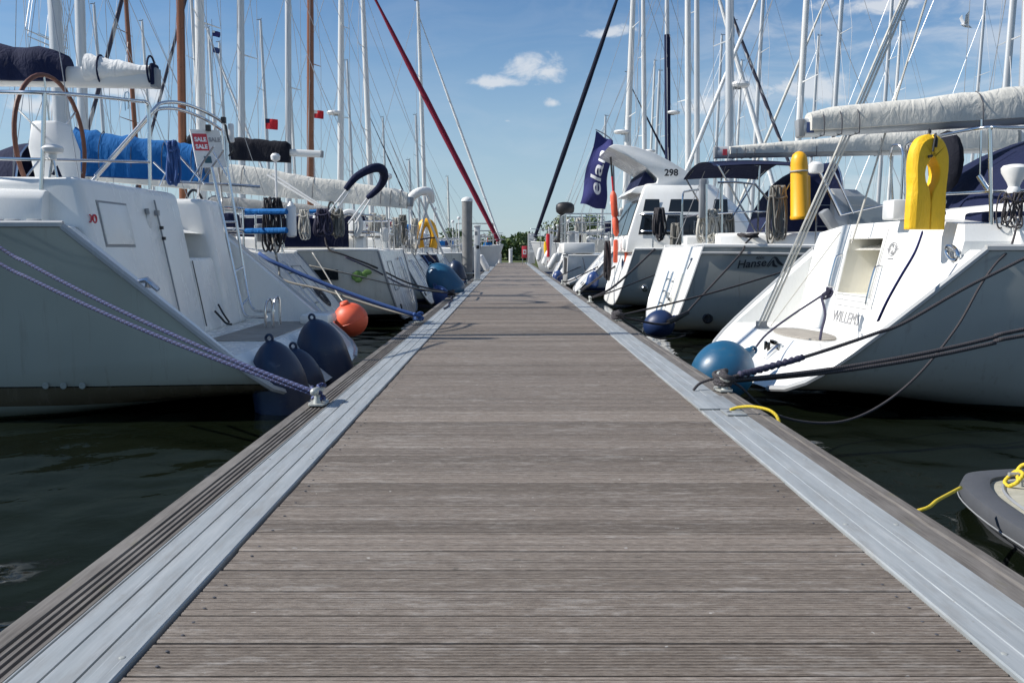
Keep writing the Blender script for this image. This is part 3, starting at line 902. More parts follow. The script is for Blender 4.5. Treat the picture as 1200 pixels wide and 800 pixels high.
        for q in sp:
            for sg in (1, -1):
                mb = MB(); l = (s.B * .72) * (1 - .45 * (q - .3)); tp = at(q) + V((-.22, sg * l, .08)); tips[(q, sg)] = tp
                mb.tube([at(q), tp], [.03, .014], 7, sx=.6); s.part(mb, 'spreader', mat, mo)
        for sg in (1, -1):
            ch = s.sheer(max(.05, t - .02), sg, .12)
            mb = MB(); mb.tube([ch] + [tips[(q, sg)] for q in sp] + [at(.97)], wr, 5)
            mb.tube([ch + V((.12, 0, 0)), at(sp[0] - .01)], wr, 5)
            if len(sp) > 1: mb.tube([tips[(sp[0], sg)], at(sp[1] - .01)], wr, 5)
            s.part(mb, 'shroud', 'wire')
        mb = MB()
        for k in range(3): mb.tube([at(.03) + V((-.05 - .03 * k, .05 * (k - 1), 0)), at(.96) + V((-.09, .03 * (k - 1), 0))], wr * .7, 4)
        s.part(mb, 'halyard', 'wire' if mat != 'mast_wood' else 'wire_dark', mo)
        if backstay:
            x0 = s.slope * (s.F - s.zb) + .1; sp0 = at(.22) ; j = V((lerp(x0, at(1).x, .25), 0, lerp(s.F, at(1).z, .25)))
            mb = MB(); mb.tube([at(1), j], wr, 5)
            for sg in (1, -1): mb.tube([j, V((x0, sg * s.Bs * .7, s.F))], wr, 5)
            s.part(mb, 'backstay', 'wire')
        tip = s.sheer(.985, 1); tip.y = 0
        if fore:
            if furl:
                a = tip + V((0, 0, .25)); b = at(.95); mb = MB(); rs = []
                pts = [a.lerp(b, i / 24) for i in range(25)]
                rs = [furl_r * (0.55 + 0.75 * math.sin(math.pi * min(1, (i / 24) * 1.05 + .08)) ** .7) * (1 + .05 * math.sin(i * 2.1)) for i in range(25)]
                mb.tube(pts, rs, 9); s.part(mb, 'furled_sail', furl)
                mb = MB(); mb.lathe([(.06, 0), (.085, .02), (.06, .06), (.06, .12), (.085, .14), (.06, .17)], frame(tip + V((0, 0, .05)), V((0, 1, 0)), (b - a).cross(V((0, 1, 0)))), 12)
                s.part(mb, 'furling_drum', 'grey')
            else:
                mb = MB(); mb.tube([tip, at(.95)], wr * 1.2, 5); s.part(mb, 'forestay', 'wire')
        if radar:
            q, rs = radar; c = at(q) + V((.32, 0, 0))
            mb = MB(); mb.lathe([(.05, -.06), (.25 * rs, -.04), (.29 * rs, .03), (.26 * rs, .10), (.12 * rs, .14), (.01, .145)], Matrix.Translation(c), 16)
            ro = s.part(mb, 'radar_dome', 'white', mo)
            mb = MB(); mb.box(c + V((-.18, 0, -.08)), (.4, .08, .05)); s.part(mb, 'bracket', 'grey', ro)
        s.mast_at = at
        return mo
    def boom(s, a, b, r=.085, mat='alu_grey', cover='cream', bundle=(.16, .34), drop=.03, seed=1, ties=True, c0=0.0, endcap=True):
        """Boom from its aft end a to the gooseneck b (local points); the flaked sail under its cover lies on top."""
        a, b = V(a), V(b); mb = MB()
        ax = (b - a).normalized(); sd = V((0, 0, 1)).cross(ax).normalized(); up = ax.cross(sd)
        mb.loft([[p + sd * (r * .62 * math.cos(q)) + up * (r * math.copysign(abs(math.sin(q)) ** .7, math.sin(q))) for q in [2 * math.pi * k / 14 for k in range(14)]] for p in (a, a.lerp(b, .5), b)])
        bo = s.part(mb, 'boom', mat)
        if endcap:
            mb = MB(); mb.box(a - ax * .02, (.07, r * 1.2, r * 1.9), Matrix((ax, sd, up)).transposed()); s.part(mb, 'boom_end', 'grey', bo, bevel=.015)
        if cover:
            rr = random.Random(seed); secs = []; n = 26
            for i in range(n + 1):
                q = i / n; p = a.lerp(b, lerp(c0 + .01, .985, q))
                h = lerp(bundle[0], bundle[1], q ** 1.2) * (1 + .07 * rr.uniform(-1, 1)) * (.75 if i in (0, n) else 1); w = r * (1.15 + .25 * rr.uniform(-.6, 1))
                dy = rr.uniform(-.012, .012)
                secs.append([p + sd * (w * c + dy) + up * (z + r * .55) for c, z in [(-1.0, -drop - r * .7), (-1.12, h * .25), (-1.02, h * .55), (-.7, h * .85), (-.25, h), (.25, h * 1.01), (.7, h * .86), (1.02, h * .55), (1.12, h * .25), (1.0, -drop - r * .7)]])
            mb = MB(); mb.loft(secs); so = s.part(mb, 'sail_cover', cover, bo, angle=70)
            if ties:
                for q in (.03, .06, .09, .3, .52, .75):
                    mb = MB(); p = a.lerp(b, lerp(c0, 1, q)); h = lerp(bundle[0], bundle[1], q ** 1.2) * 1.06; w = r * 1.42
                    mb.tube([p + sd * (w * c) + up * z for c, z in [(-.95, -r * .95), (-1.08, h * .2), (-1.0, h * .6), (-.6, h * .98), (0, h * 1.1 + .02), (.6, h * .98), (1.0, h * .6), (1.08, h * .2), (.95, -r * .95)]], .006, 5, closed=True)
                    s.part(mb, 'sail_tie', 'wire_dark', so)
        return bo
    def hood(s, x0, x1, w, h, z, mat='navy', win=True):
        """Sprayhood: three hoops, low at the front (x1), high at the back (x0)."""
        secs = []
        for i in range(9):
            q = i / 8; x = lerp(x0, x1, q); hh = h * (1 - q ** 2.2) ** .5 if q < 1 else .02; hh = max(hh, .02); ww = w * (1 - .12 * q)
            secs.append([V((x, ww * math.copysign(abs(math.cos(a)) ** .55, math.cos(a)), z + hh * math.sin(a) ** .7)) for a in [math.pi * k / 14 for k in range(15)]])
        mb = MB(); mb.loft(secs, ring=False, cap=False); c = s.part(mb, 'sprayhood', mat, angle=60)
        mb = MB()
        mb.tube([p + V((-.01, 0, 0)) for p in secs[0]], .014, 6); s.part(mb, 'hood_hoop', 'steel', c)
        return c
    def wheel(s, c, r, rim='leather', spokes=6):
        mb = MB(); c = V(c)
        mb.tube([c + V((0, math.cos(a) * r, math.sin(a) * r)) for a in [2 * math.pi * k / 40 for k in range(40)]], .020, 10, closed=True)
        wo = s.part(mb, 'steering_wheel', rim)
        mb = MB()
        for k in range(spokes):
            a = 2 * math.pi * k / spokes + .4; mb.tube([c, c + V((0, math.cos(a) * r, math.sin(a) * r))], .009, 6)
        mb.lathe([(.03, -.06), (.06, -.03), (.06, .03), (.03, .06)], Matrix.Translation(c) @ Matrix.Rotation(R(90), 4, 'Y'), 12)
        s.part(mb, 'spoke', 'steel', wo)
    def pedestal(s, c, h=1.0):
        c = V(c); mb = MB()
        mb.loft([[c + V((a * w + dx, b * w * 1.1, z)) for a, b in ((-1, -1), (1, -1), (1, 1), (-1, 1))] for w, z, dx in ((.17, 0, 0), (.14, h * .55, .02), (.16, h * .8, .04), (.12, h, .06))])
        s.part(mb, 'steering_pedestal', 'white', bevel=.03)
    def bimini(s, x0, x1, w, z, mat='navy', r=.015):
        secs = []
        for i in range(7):
            q = i / 6; x = lerp(x0, x1, q)
            secs.append([V((x, w * k / 5, z + .16 * (1 - (k / 5) ** 2) + .03 * math.sin(q * math.pi))) for k in range(-5, 6)])
        mb = MB(); mb.loft(secs, ring=False, cap=False)
        mb.loft([[p - V((0, 0, .012)) for p in q] for q in secs], ring=False, cap=False); s.part(mb, 'bimini', mat)
        for sg in (1, -1):
            mb = MB()
            for x in (x0 + .05, (x0 + x1) / 2, x1 - .05): mb.tube([((x0 + x1) / 2, sg * w, z - 1.05), (x, sg * w, z), (x, sg * w * .5, z + .12)], r, 6)
            s.part(mb, 'bimini_frame', 'steel')
    def trim(s, mat='grey', r=.022, sides=(1, -1)):
        for sg in sides:
            mb = MB(); mb.tube([s.pt(0, u, v, sg) for u, v in s.sec[2:]], r, 7)
            s.part(mb, 'transom_trim', mat)

def yacht(label, side, Y, Xs, hullmat='hull_w', group='sailing yachts along the jetty', name='sailing_yacht', mast=None, boom=None, hood=None, extras=True, tr=True, wires=None, **k):
    b = Boat(name, label, 'sailing yacht', group, side, Y, Xs, **k)
    b.hull(hullmat, 26)
    b.transom('gel'); b.deck(); b.coaming(); b.cabin()
    b.pushpit(r=.012 + .0002 * Y); b.guard(5, wr=.003 + .00015 * Y); b.pulpit()
    if tr: b.trim()
    if mast: b.mast(**mast)
    if boom:
        bm = dict(boom); ln = bm.pop('len', 3.6); zz = bm.pop('z', b.F + 1.15); rise = bm.pop('rise', .15); x = mast['x']; yo = bm.pop('swing', 0)
        b.boom((x - .15 - ln, yo, zz), (x - .15, 0, zz + rise), **bm)
    if hood: b.hood(b.L * .25, b.L * .36, b.B * .62, hood[1], b.F + .25, hood[0])
    if extras: dress(b, int(Y * 10))
    return b

def dress(b, seed, aft=True):
    """Deck and stern gear of an ordinary yacht."""
    r = random.Random(seed); xt = b.slope * (b.F - b.zb)
    if aft:
        y0 = r.choice((-.5, -.15, .3)); z0, z1 = b.zb + .22, b.F - .18
        mb = MB()
        for yy in (y0 - .17, y0 + .17): mb.tube(spline([b.tp(yy, z1, .01), b.tp(yy, z1 - .03, .06), b.tp(yy, z0, .06)], 4), .016, 7)
        for k in range(4): mb.tube([b.tp(y0 - .17, lerp(z0, z1 - .15, k / 3), .06), b.tp(y0 + .17, lerp(z0, z1 - .15, k / 3), .06)], .013, 6)
        b.part(mb, 'boarding_ladder', 'steel')
        yh = -y0 * .9 + (.35 if y0 < 0 else -.35); mb = MB(); mb.tube([b.tp(yh - .28, .62, .004), b.tp(yh + .28, .62, .004), b.tp(yh + .28, b.F - .2, .004), b.tp(yh - .28, b.F - .2, .004)], .008, 5, closed=True)
        b.part(mb, 'locker_seam', 'grey')
        mb = MB(); mb.lathe([(.05, -.02), (.055, .015), (.04, .02), (.03, .005)], frame(b.tp(b.near * b.Bs * .55, b.zb + .25), (0, 1, 0), b.tp(0, 1) - b.tp(0, 0)), 12); b.part(mb, 'exhaust_outlet', 'black')
    for sg in (1, -1):
        mb = MB(); mb.box((xt + .38, sg * (b.Bs - .42), b.F + .33), (.42, .5, .05)); b.part(mb, 'corner_seat', r.choice(('teak', 'white')), bevel=.02)
        mb = MB(); mb.lathe([(.075, 0), (.06, .05), (.055, .09), (.075, .12), (.06, .14), (.02, .145)], Matrix.Translation((xt + 1.9, sg * (b.Bs - .35), b.F + .36)), 14); b.part(mb, 'winch', 'steel')
    b.wheel((xt + 1.15, 0, b.F + .48), .46, 'black')
    b.pedestal((xt + 1.3, 0, b.F - .25), 1.0)
    for sg in (1, -1):
        if r.random() < .55:
            mb = MB(); x0, x1 = xt + .5, xt + 2.6
            mb.loft([[V((lerp(x0, x1, i / 6), sg * (b.half(lerp(x0, x1, i / 6) / b.L) - .06 + .015 * math.sin(i * 1.7 + j)), b.F + .06 + .5 * j / 3)) for i in range(7)] for j in range(4)], ring=False, cap=False)
            b.part(mb, 'weather_cloth', r.choice(('navy', 'blue', 'grey_cloth', 'cream')))
    mb = MB(); p = V((xt + .25, -b.near * (b.Bs - .25), b.F)); mb.tube([p, p + V((0, 0, 1.5))], .02, 7); mb.lathe([(.02, 0), (.07, .03), (.08, .09), (.05, .13), (.001, .14)], Matrix.Translation(p + V((0, 0, 1.48))), 14); b.part(mb, 'antenna_mast', 'white')
    mb = MB(); p = V((xt + .1, b.near * .25, b.F + .3)); mb.box(p, (.12, .34, .26)); b.part(mb, 'liferaft_case', r.choice(('white', 'grey', 'offwhite')), bevel=.03)
    if r.random() < .6:
        mb = MB(); p = V((xt + .5, b.near * (b.Bs - .1), b.F + .45)); mb.tube(spline([p + V((.18 * math.cos(a), 0, .22 * math.sin(a))) for a in [-1.1 + 5.3 * k / 10 for k in range(11)]], 3), .06, 9); b.part(mb, 'horseshoe_buoy', r.choice(('white', 'offwhite', 'yellow')))
    for k in range(3):
        mb = MB(); x = xt + .6 + .7 * k; mb.box((x, b.near * r.uniform(.1, .5), b.F + .36 + .1 * r.random()), (.3, .35, .3)); b.part(mb, 'cockpit_bag', r.choice(('navy', 'white', 'grey', 'black_cloth', 'cream')), bevel=.06)

def coil(pt, w, h, mat, label, n=9, seed=0, rr_=.008, axis=(1, 0, 0), group='rope coils hung on the boat rails', tail=0.0):
    """Rope hung in long loops over a rail, gathered at the top."""
    r = random.Random(seed); pt = V(pt); ax = V(axis).normalized(); mb = MB(); pts = []
    nrm = ax.cross(V((0, 0, 1)))
    for i in range(n):
        o = (i / max(1, n - 1) - .5) * w * .5; ww = w * r.uniform(.25, .5); hh = h * r.uniform(.78, 1.03); d = r.uniform(-.05, .05)
        lp = []
        for k in range(13):
            a = 2 * math.pi * k / 13 + math.pi / 2
            lp.append(pt + ax * (o + math.cos(a) * ww * .5 * (0.55 - .45 * math.sin(a))) + nrm * (d + .025 * math.sin(a * 2 + i)) + V((0, 0, -hh / 2 + math.sin(a) * hh / 2)))
        pts += lp
    mb.tube(spline(pts, 2), rr_, 6)
    mb.tube(spline([pt + ax * (w * .32 * math.cos(q)) + nrm * (.06 * math.sin(q)) + V((0, 0, -h * .2 + .02 * math.sin(3 * q))) for q in [2 * math.pi * k / 10 for k in range(11)]], 3), rr_, 6)
    if tail: mb.tube(spline([pt + V((0, 0, -h * .3)), pt + ax * .05 + V((0, 0, -h)), pt + ax * .02 + V((0, 0, -h - tail))], 5), rr_, 6)
    return tag(mb.build('rope_coil', M[mat], angle=180), label, 'rope coil', group)

def rope(pts, r, mat, label, group='mooring lines', n=8, k=8, name='mooring_line'):
    mb = MB(); mb.tube(spline(pts, k), r, n)
    return tag(mb.build(name, M[mat], angle=180), label, 'rope', group)

def wrap(c, mat, r, label, turns=4, rad=.045, seed=0, h=.05):
    """Turns of line made fast round a cleat."""
    rr = random.Random(seed); pts = []
    for i in range(turns * 10):
        a = 2 * math.pi * i / 10
        if i // 10 % 2 == 0: pts.append(V(c) + V((math.cos(a) * rad, math.sin(a) * rad * 1.2, h + .008 * (i / 10) + rr.uniform(-.006, .006))))
        else: pts.append(V(c) + V((math.sin(2 * a) * rad * .8, math.sin(a) * rad * 2.6, h + .05 + .008 * (i / 10) * .5 + .02 * math.cos(a))))
    return rope(pts, r, mat, label, 'turns of line made fast on cleats', 7, 2, 'cleat_hitch')

def pear_fender(top, h, r, mat, label, tilt=(0, 0), group='blue fenders between boats and jetty'):
    """Hanging fender: eye and neck at the top, widening to a round base."""
    root = empty('fender', top); tag(root, label, 'fender', group)
    prof = []
    for i in range(25):
        q = i / 24; z = -h * q
        w = r * (math.sqrt(max(0, 1 - (1 - min(1, q / .42)) ** 2)) ** 1.1 * .84 + .16 * min(1, q / .75) if q < .76 else math.sqrt(max(0, 1 - ((q - .76) / .24) ** 2)))
        prof.append((max(w, .03 * (1 if q < .1 else 0) + .001), z))
    prof = prof[::-1]
    Mx = Matrix.Rotation(tilt[0], 4, 'X') @ Matrix.Rotation(tilt[1], 4, 'Y')
    mb = MB(); mb.lathe(prof, Mx, 28); mb.build('body', M[mat], root, angle=60)
    mb = MB(); mb.tube([Mx @ V((.028 * math.cos(a), 0, .02 + .03 * math.sin(a))) for a in [2 * math.pi * k / 14 for k in range(14)]], .012, 8, closed=True)
    mb.build('eye', M[mat], root)
    return root

# ------------------------------------------------------------------ nearest boat on the left: open scoop stern, wheel, stainless arch
SEC_BOX = [(0, 0), (.35, .004), (.62, .02), (.80, .05), (.90, .10), (.94, .18), (.955, .3), (.965, .5), (.98, .7), (.99, .85), (1, 1)]
def scoop(b, yi, zf, xf, xt, ztop, mat, hole=None, wall=True):
    """Open stern: side wings on the slanted transom, a floor at zf, and an upright wall inboard."""
    o = b.transom_outline()
    o = o + [(-yi, b.F), (-yi + .04, zf), (yi - .04, zf), (yi, b.F)]
    b.transom(mat, outline=o)
    xs = b.slope * (zf - b.zb); xtop = b.slope * (b.F - b.zb); y2 = yi - .04
    mb = MB()
    mb.add([(xs, -y2, zf), (xs, y2, zf), (xf + .3, y2, zf), (xf + .3, -y2, zf)], [(0, 1, 2, 3)])
    b.part(mb, 'swim_platform', mat, smooth=False)
    for sg in (1, -1):
        mb = MB(); mb.add([(xs, sg * y2, zf), (xtop, sg * yi, b.F), (xtop + .6, sg * yi, b.F), (xtop + .6, sg * y2, zf)], [(0, 1, 2, 3)])
        b.part(mb, 'stern_wing', mat, smooth=False)
    def W(y, z, off=0.0):
        q = (z - zf) / (ztop - zf); return V((lerp(xf, xt, q) - off, y, z))
    return W

def near_left():
    b = Boat('sailing_yacht', 'nearest sailing yacht on the left, shade toned grey green hull, brown wheel and open stern', 'sailing yacht',
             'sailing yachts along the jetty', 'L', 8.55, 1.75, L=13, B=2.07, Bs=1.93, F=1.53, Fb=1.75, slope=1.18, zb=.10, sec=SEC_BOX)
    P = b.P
    b.hull('hull_shade_green', 30); b.deck(toe='gel_grey'); b.trim('gel_grey', .028)
    W = scoop(b, 1.74, .50, 1.40, 1.66, 1.93, 'gel')
    def block(y0, y1, z0, z1, name='stern_wall', depth=.75, bev=.07, off=0.0, mat='gel'):
        mb = MB()
        mb.loft([[W(y0, z, off), W(y1, z, off), W(y1, z, off) + V((depth, 0, 0)), W(y0, z, off) + V((depth, 0, 0))] for z in (z0, z1)])
        return b.part(mb, name, mat, bevel=bev, bseg=4)
    wall = block(1.70, -.32, .49, 1.93)
    block(-1.06, -1.70, .49, 1.92)
    low = block(-.33, -1.05, .49, 1.27, 'stern_locker', .6, .04, -.03)
    mb = MB(); mb.add([W(-.30, 1.2) + V((.5, 0, 0)), W(-1.1, 1.2) + V((.5, 0, 0)), W(-1.1, 1.86) + V((.55, 0, 0)), W(-.30, 1.86) + V((.55, 0, 0))], [(0, 1, 2, 3)])
    b.part(mb, 'companion_panel', 'gel', smooth=False)
    mb = MB()
    mb.tube([W(-.36, .56, -.015), W(-.36, 1.24, -.015)], .006, 5); b.part(mb, 'door_gap', 'dark', low)
    mb = MB(); mb.tube(spline([W(-.62, .70, .01), W(-.66, .62, .05), W(-.74, .56, .06), W(-.80, .54, .10)], 5), .012, 7)
    mb.tube(spline([W(-.80, .76, .0), W(-.78, .66, .04), W(-.80, .56, .08)], 5), .010, 7); b.part(mb, 'latch_cord', 'black', low)
    # coaming along the near and far side, cockpit seat back
    b.coaming(1.9, 5.2, .40, 'gel', .42, .16)
    b.cabin(.42, .78, .55, .2)
    # locker hatch with its shadow gap, oval vent, red roundel, wing cleat, drain caps
    def wallbox(ya, yb, za, zb2, off, th):
        mb = MB(); vs = [W(ya, za, off), W(yb, za, off), W(yb, zb2, off), W(ya, zb2, off)]
        vs += [v + V((-th, 0, th * .2)) for v in vs]
        mb.add(vs, [(0, 1, 2, 3), (4, 5, 6, 7), (0, 1, 5, 4), (1, 2, 6, 5), (2, 3, 7, 6), (3, 0, 4, 7)]); return mb
    yh0, yh1 = -(7.06 - 8.55), -(7.58 - 8.55)
    b.part(wallbox(yh0 + .018, yh1 - .018, 1.375, 1.755, .0, .004), 'hatch_seal', 'grey', wall, smooth=False)
    b.part(wallbox(yh0, yh1, 1.395, 1.735, .003, .012), 'locker_hatch', 'gel', wall, bevel=.004)
    mb = MB(); mb.ball(W(-(8.02 - 8.55), 1.62, 0.0), (.018, .058, .11), 18); b.part(mb, 'oval_vent', 'offwhite', wall)
    mb = MB(); mb.tube([W(.58, 1.73, .02), W(.58, 1.68, .02)], .02, 8); b.part(mb, 'vent_hinge', 'grey', wall)
    for yy, zz, r0 in ((1.60, 1.60, .030),):
        mb = MB(); c = W(yy, zz, .004); mb.tube([c + V((0, math.cos(a) * r0, math.sin(a) * r0)) for a in [2 * math.pi * k / 20 for k in range(20)]], .008, 6, closed=True)
        b.part(mb, 'roundel', 'sign_red', wall)
        mb = MB(); c = W(yy + .075, zz, .004); mb.tube([c + V((0, math.cos(a) * .02, math.sin(a) * .03)) for a in [1.2 + 4 * k / 8 for k in range(9)]], .006, 5); b.part(mb, 'roundel', 'sign_red', wall)
    mb = MB(); c = b.tp(1.83, 1.05, .01)
    mb.tube([c + V((.05, 0, .05)), c + V((-.01, .0, .06)), c + V((-.10, 0, -.02))], [.02, .03, .02], 8)
    mb.tube([c + V((-.02, 0, .0)), c + V((-.03, 0, .06))], .025, 8); b.part(mb, 'stern_cleat', 'steel')
    for px in (53, 74, 96):
        mb = MB(); c = P(px, 452, 6.64); mb.lathe([(.026, 0), (.026, .004), (.017, .006), (.008, .004)], Matrix.Translation((c.x, 1.905, c.z)) @ Matrix.Rotation(R(-90), 4, 'X'), 16)
        b.part(mb, 'hull_fitting', 'hull_fit')
    # white socket and light line down the near part of the wall
    for yy in (.36,):
        mb = MB(); mb.tube([W(yy, 1.82, .02), W(yy, 1.45, .02), W(yy - .01, .72, .02)], .009, 6)
        mb.box(W(yy, 1.70, .02), (.03, .05, .05)); b.part(mb, 'control_line', 'grey', wall)
        mb = MB(); mb.box(W(yy, 1.56, .03), (.03, .03, .03)); mb.box(W(yy, 1.46, .03), (.03, .03, .03)); b.part(mb, 'fairlead', 'black', wall)
    # teak floor
    mb = MB(); x1 = 1.44
    for k in range(14):
        yy = -1.5 + k * .155; mb.box((b.slope * .4 + .36, yy, .504), (.56, .148, .008))
    b.part(mb, 'teak_slat', 'teak')
    mb = MB(); mb.box((b.slope * .4 + .02, -1.42, .56), (.34, .5, .12)); b.part(mb, 'platform_locker', 'gel', bevel=.04)
    # boarding ladder of bent tube
    L1 = [P(248, 196, 9.55), P(262, 260, 9.52), P(276, 325, 9.5), P(284, 362, 9.45), P(290, 371, 9.4), P(300, 371.5, 9.3), P(312, 371, 9.2)]
    L2 = [P(266, 196, 9.8), P(277, 260, 9.8), P(286, 318, 9.8), P(292, 352, 9.75), P(298, 363, 9.7), P(308, 365, 9.6), P(321, 364, 9.5)]
    mb = MB(); mb.tube(spline(L1, 6), .017, 10); mb.tube(spline(L2, 6), .017, 10)
    for i, j in ((2, 2), (3, 3)): mb.tube([L1[i].lerp(L1[i - 1], .1), L2[j].lerp(L2[j - 1], .1)], .012, 8)
    mb.tube([L1[1], L2[1]], .012, 8)
    ld = b.part(mb, 'boarding_ladder', 'steel')
    for (px, yt) in ((312, 352), (321, 350)):
        mb = MB(); mb.tube(spline([P(px - 1, 384, 9.2), P(px - 1, 362, 9.2), P(px + 2, yt, 9.25), P(px + 6, yt + 1, 9.3), P(px + 7, 380, 9.3)], 5), .014, 8)
        b.part(mb, 'ladder_bracket', 'steel', ld)
    # pushpit: near corner and gate posts, two rails
    mb = MB()
    mb.tube(spline([P(-420, 92, 7.3), P(-150, 103, 6.95), P(0, 108, 6.85), P(52, 109, 6.85), P(110, 113, 7.4), P(160, 118.5, 8.05), P(171, 120, 8.15), P(174, 128, 8.18), P(175, 160, 8.18), P(176, 222, 8.18)], 5), .0165, 10)
    mb.tube([P(-420, 178, 7.3), P(-150, 184, 6.95), P(0, 186, 6.85), P(50, 187, 6.85), P(175, 190, 8.17)], .0125, 8)
    mb.tube([P(52, 109, 6.85), P(50, 187, 6.85), P(46, 268, 6.85)], .0165, 10)
    mb.tube(spline([P(147, 130, 7.9), P(146, 112, 7.9), P(149, 108, 7.9), P(151, 112, 7.9), P(150, 128, 7.9)], 4), .006, 6)
    b.part(mb, 'pushpit', 'steel')
    mb = MB()
    mb.tube(spline([P(198, 214, 9.6), P(262, 216, 10.2), P(305, 219, 10.35), P(200, 222, 14)][:3], 5), .0155, 8)
    mb.tube([P(256, 196, 10.2), P(262, 250, 10.3)], .0155, 8); mb.tube([P(236, 196, 9.9), P(231, 236, 10.0)], .0155, 8)
    for q in ((222, 214, 250, 172), (206, 178, 240, 216), (236, 214, 262, 176), (250, 178, 270, 214), (180, 190, 207, 216), (187, 218, 206, 180)):
        mb.tube([P(q[0], q[1], 9.9), P(q[2], q[3], 9.9)], .011, 7)
    b.part(mb, 'pushpit', 'steel')
    # arch of twin tubes, its crown over the far quarter
    mb = MB()
    for dx, dy, dY in ((0, 0, 0), (-4, 7, .12)):
        mb.tube(spline([P(112 + dx, 206 + dy, 8.8 + dY), P(150 + dx, 163 + dy, 9.0 + dY), P(180 + dx, 129 + dy, 9.15 + dY), P(190 + dx, 121 + dy, 9.3 + dY), P(212 + dx, 121 + dy, 9.6 + dY), P(240 + dx, 131 + dy, 10.0 + dY), P(260 + dx, 143 + dy, 10.25 + dY), P(265 + dx, 152 + dy, 10.3 + dY), P(267 + dx, 196 + dy, 10.3 + dY)], 6), .019, 10)
    b.part(mb, 'stern_arch', 'steel')
    mb = MB()
    for px, py, Y in ((262, 141, 10.25), (244, 150, 10.2)):
        mb.box(P(px, py, Y), (.05, .05, .07))
    mb.tube(spline([P(264, 146, 10.2), P(268, 165, 10.2), P(274, 175, 10.2), P(268, 183, 10.2)], 5), .012, 6)
    b.part(mb, 'arch_light', 'black')
    mb = MB(); mb.box(P(271, 156, 10.3), (.06, .06, .22)); b.part(mb, 'antenna_housing', 'white', bevel=.015)
    # wheel, pedestal, GPS mushroom
    b.wheel(P(61, 168, 8.0), .60)
    b.pedestal((P(86, 200, 8.05).x + .12, b.w((0, 8.05, 0)).y, 1.30), 1.22)
    c = P(62, 187, 6.9); mb = MB(); mb.tube([c, c + V((0, 0, .06))], .03, 10)
    mb.lathe([(.03, .04), (.075, .055), (.085, .085), (.07, .105), (.03, .118), (.001, .12)], Matrix.Translation(c), 20); b.part(mb, 'antenna_dome', 'white')
    mb = MB()
    for q in (P(66, 190, 6.9), P(57, 190, 6.9)): mb.tube([c + V((0, 0, .02)), V((q.x, q.y, q.z - .12))], .010, 7)
    b.part(mb, 'antenna_bracket', 'steel')
    # boom under a navy cover, white sail showing at the aft end
    a, e = P(180, 92, 8.5), P(-330, 84, 8.5)
    bo = b.boom(a, e, .10, 'alu_white', 'navy', (.20, .42), .04, 4, False, .185)
    mb = MB(); ax = (e - a).normalized(); secs = []
    rr = random.Random(8)
    for i in range(13):
        q = i / 12; p = a + ax * (.02 + q * .62); w = .085 + .025 * q + rr.uniform(-.008, .008); h = .05 + .11 * q + rr.uniform(-.012, .012)
        secs.append([p + V((0, w * math.cos(t), .06 + h * math.sin(t) * (1 if math.sin(t) > 0 else .8))) for t in [2 * math.pi * k / 12 for k in range(12)]])
    mb.loft(secs); b.part(mb, 'sail_end', 'white_cloth', bo)
    mb = MB(); mb.box(a - ax * .01 + V((0, 0, .03)), (.05, .14, .21)); b.part(mb, 'boom_end', 'navy', bo, bevel=.02)
    mb = MB()
    for q in (.02, .5): mb.tube([a + ax * q + V((0, .1 * math.cos(t), .07 + .14 * math.sin(t))) for t in [2 * math.pi * k / 16 for k in range(16)]], .010, 6, closed=True)
    b.part(mb, 'sail_tie', 'navy', bo)
    b.mast(6.6, 17, .11, 'alu', radar=None)
    b.guard(6, .64, .42, .93); b.pulpit()
    mb = MB(); mb.tube([P(62, 205, 6.95), P(66, 195, 6.95), P(77, 222, 7.0), P(84, 240, 7.05)], .013, 7)
    mb.tube(spline([P(84, 240, 7.05), P(88, 250, 7.06), P(91, 256, 7.06), P(87, 257, 7.06), P(84, 248, 7.05)], 4), .007, 6); b.part(mb, 'strap', 'navy')
    # toe rail fairlead on the near quarter
    mb = MB()
    for px in (-5, 14, 40): mb.box(P(px, 262, 6.68), (.10, .05, .07))
    mb.tube([P(-200, 264, 6.7), P(76, 266, 6.66)], .022, 8); b.part(mb, 'toe_rail_fitting', 'gel_grey', bevel=.01)
    return b
NL = near_left()

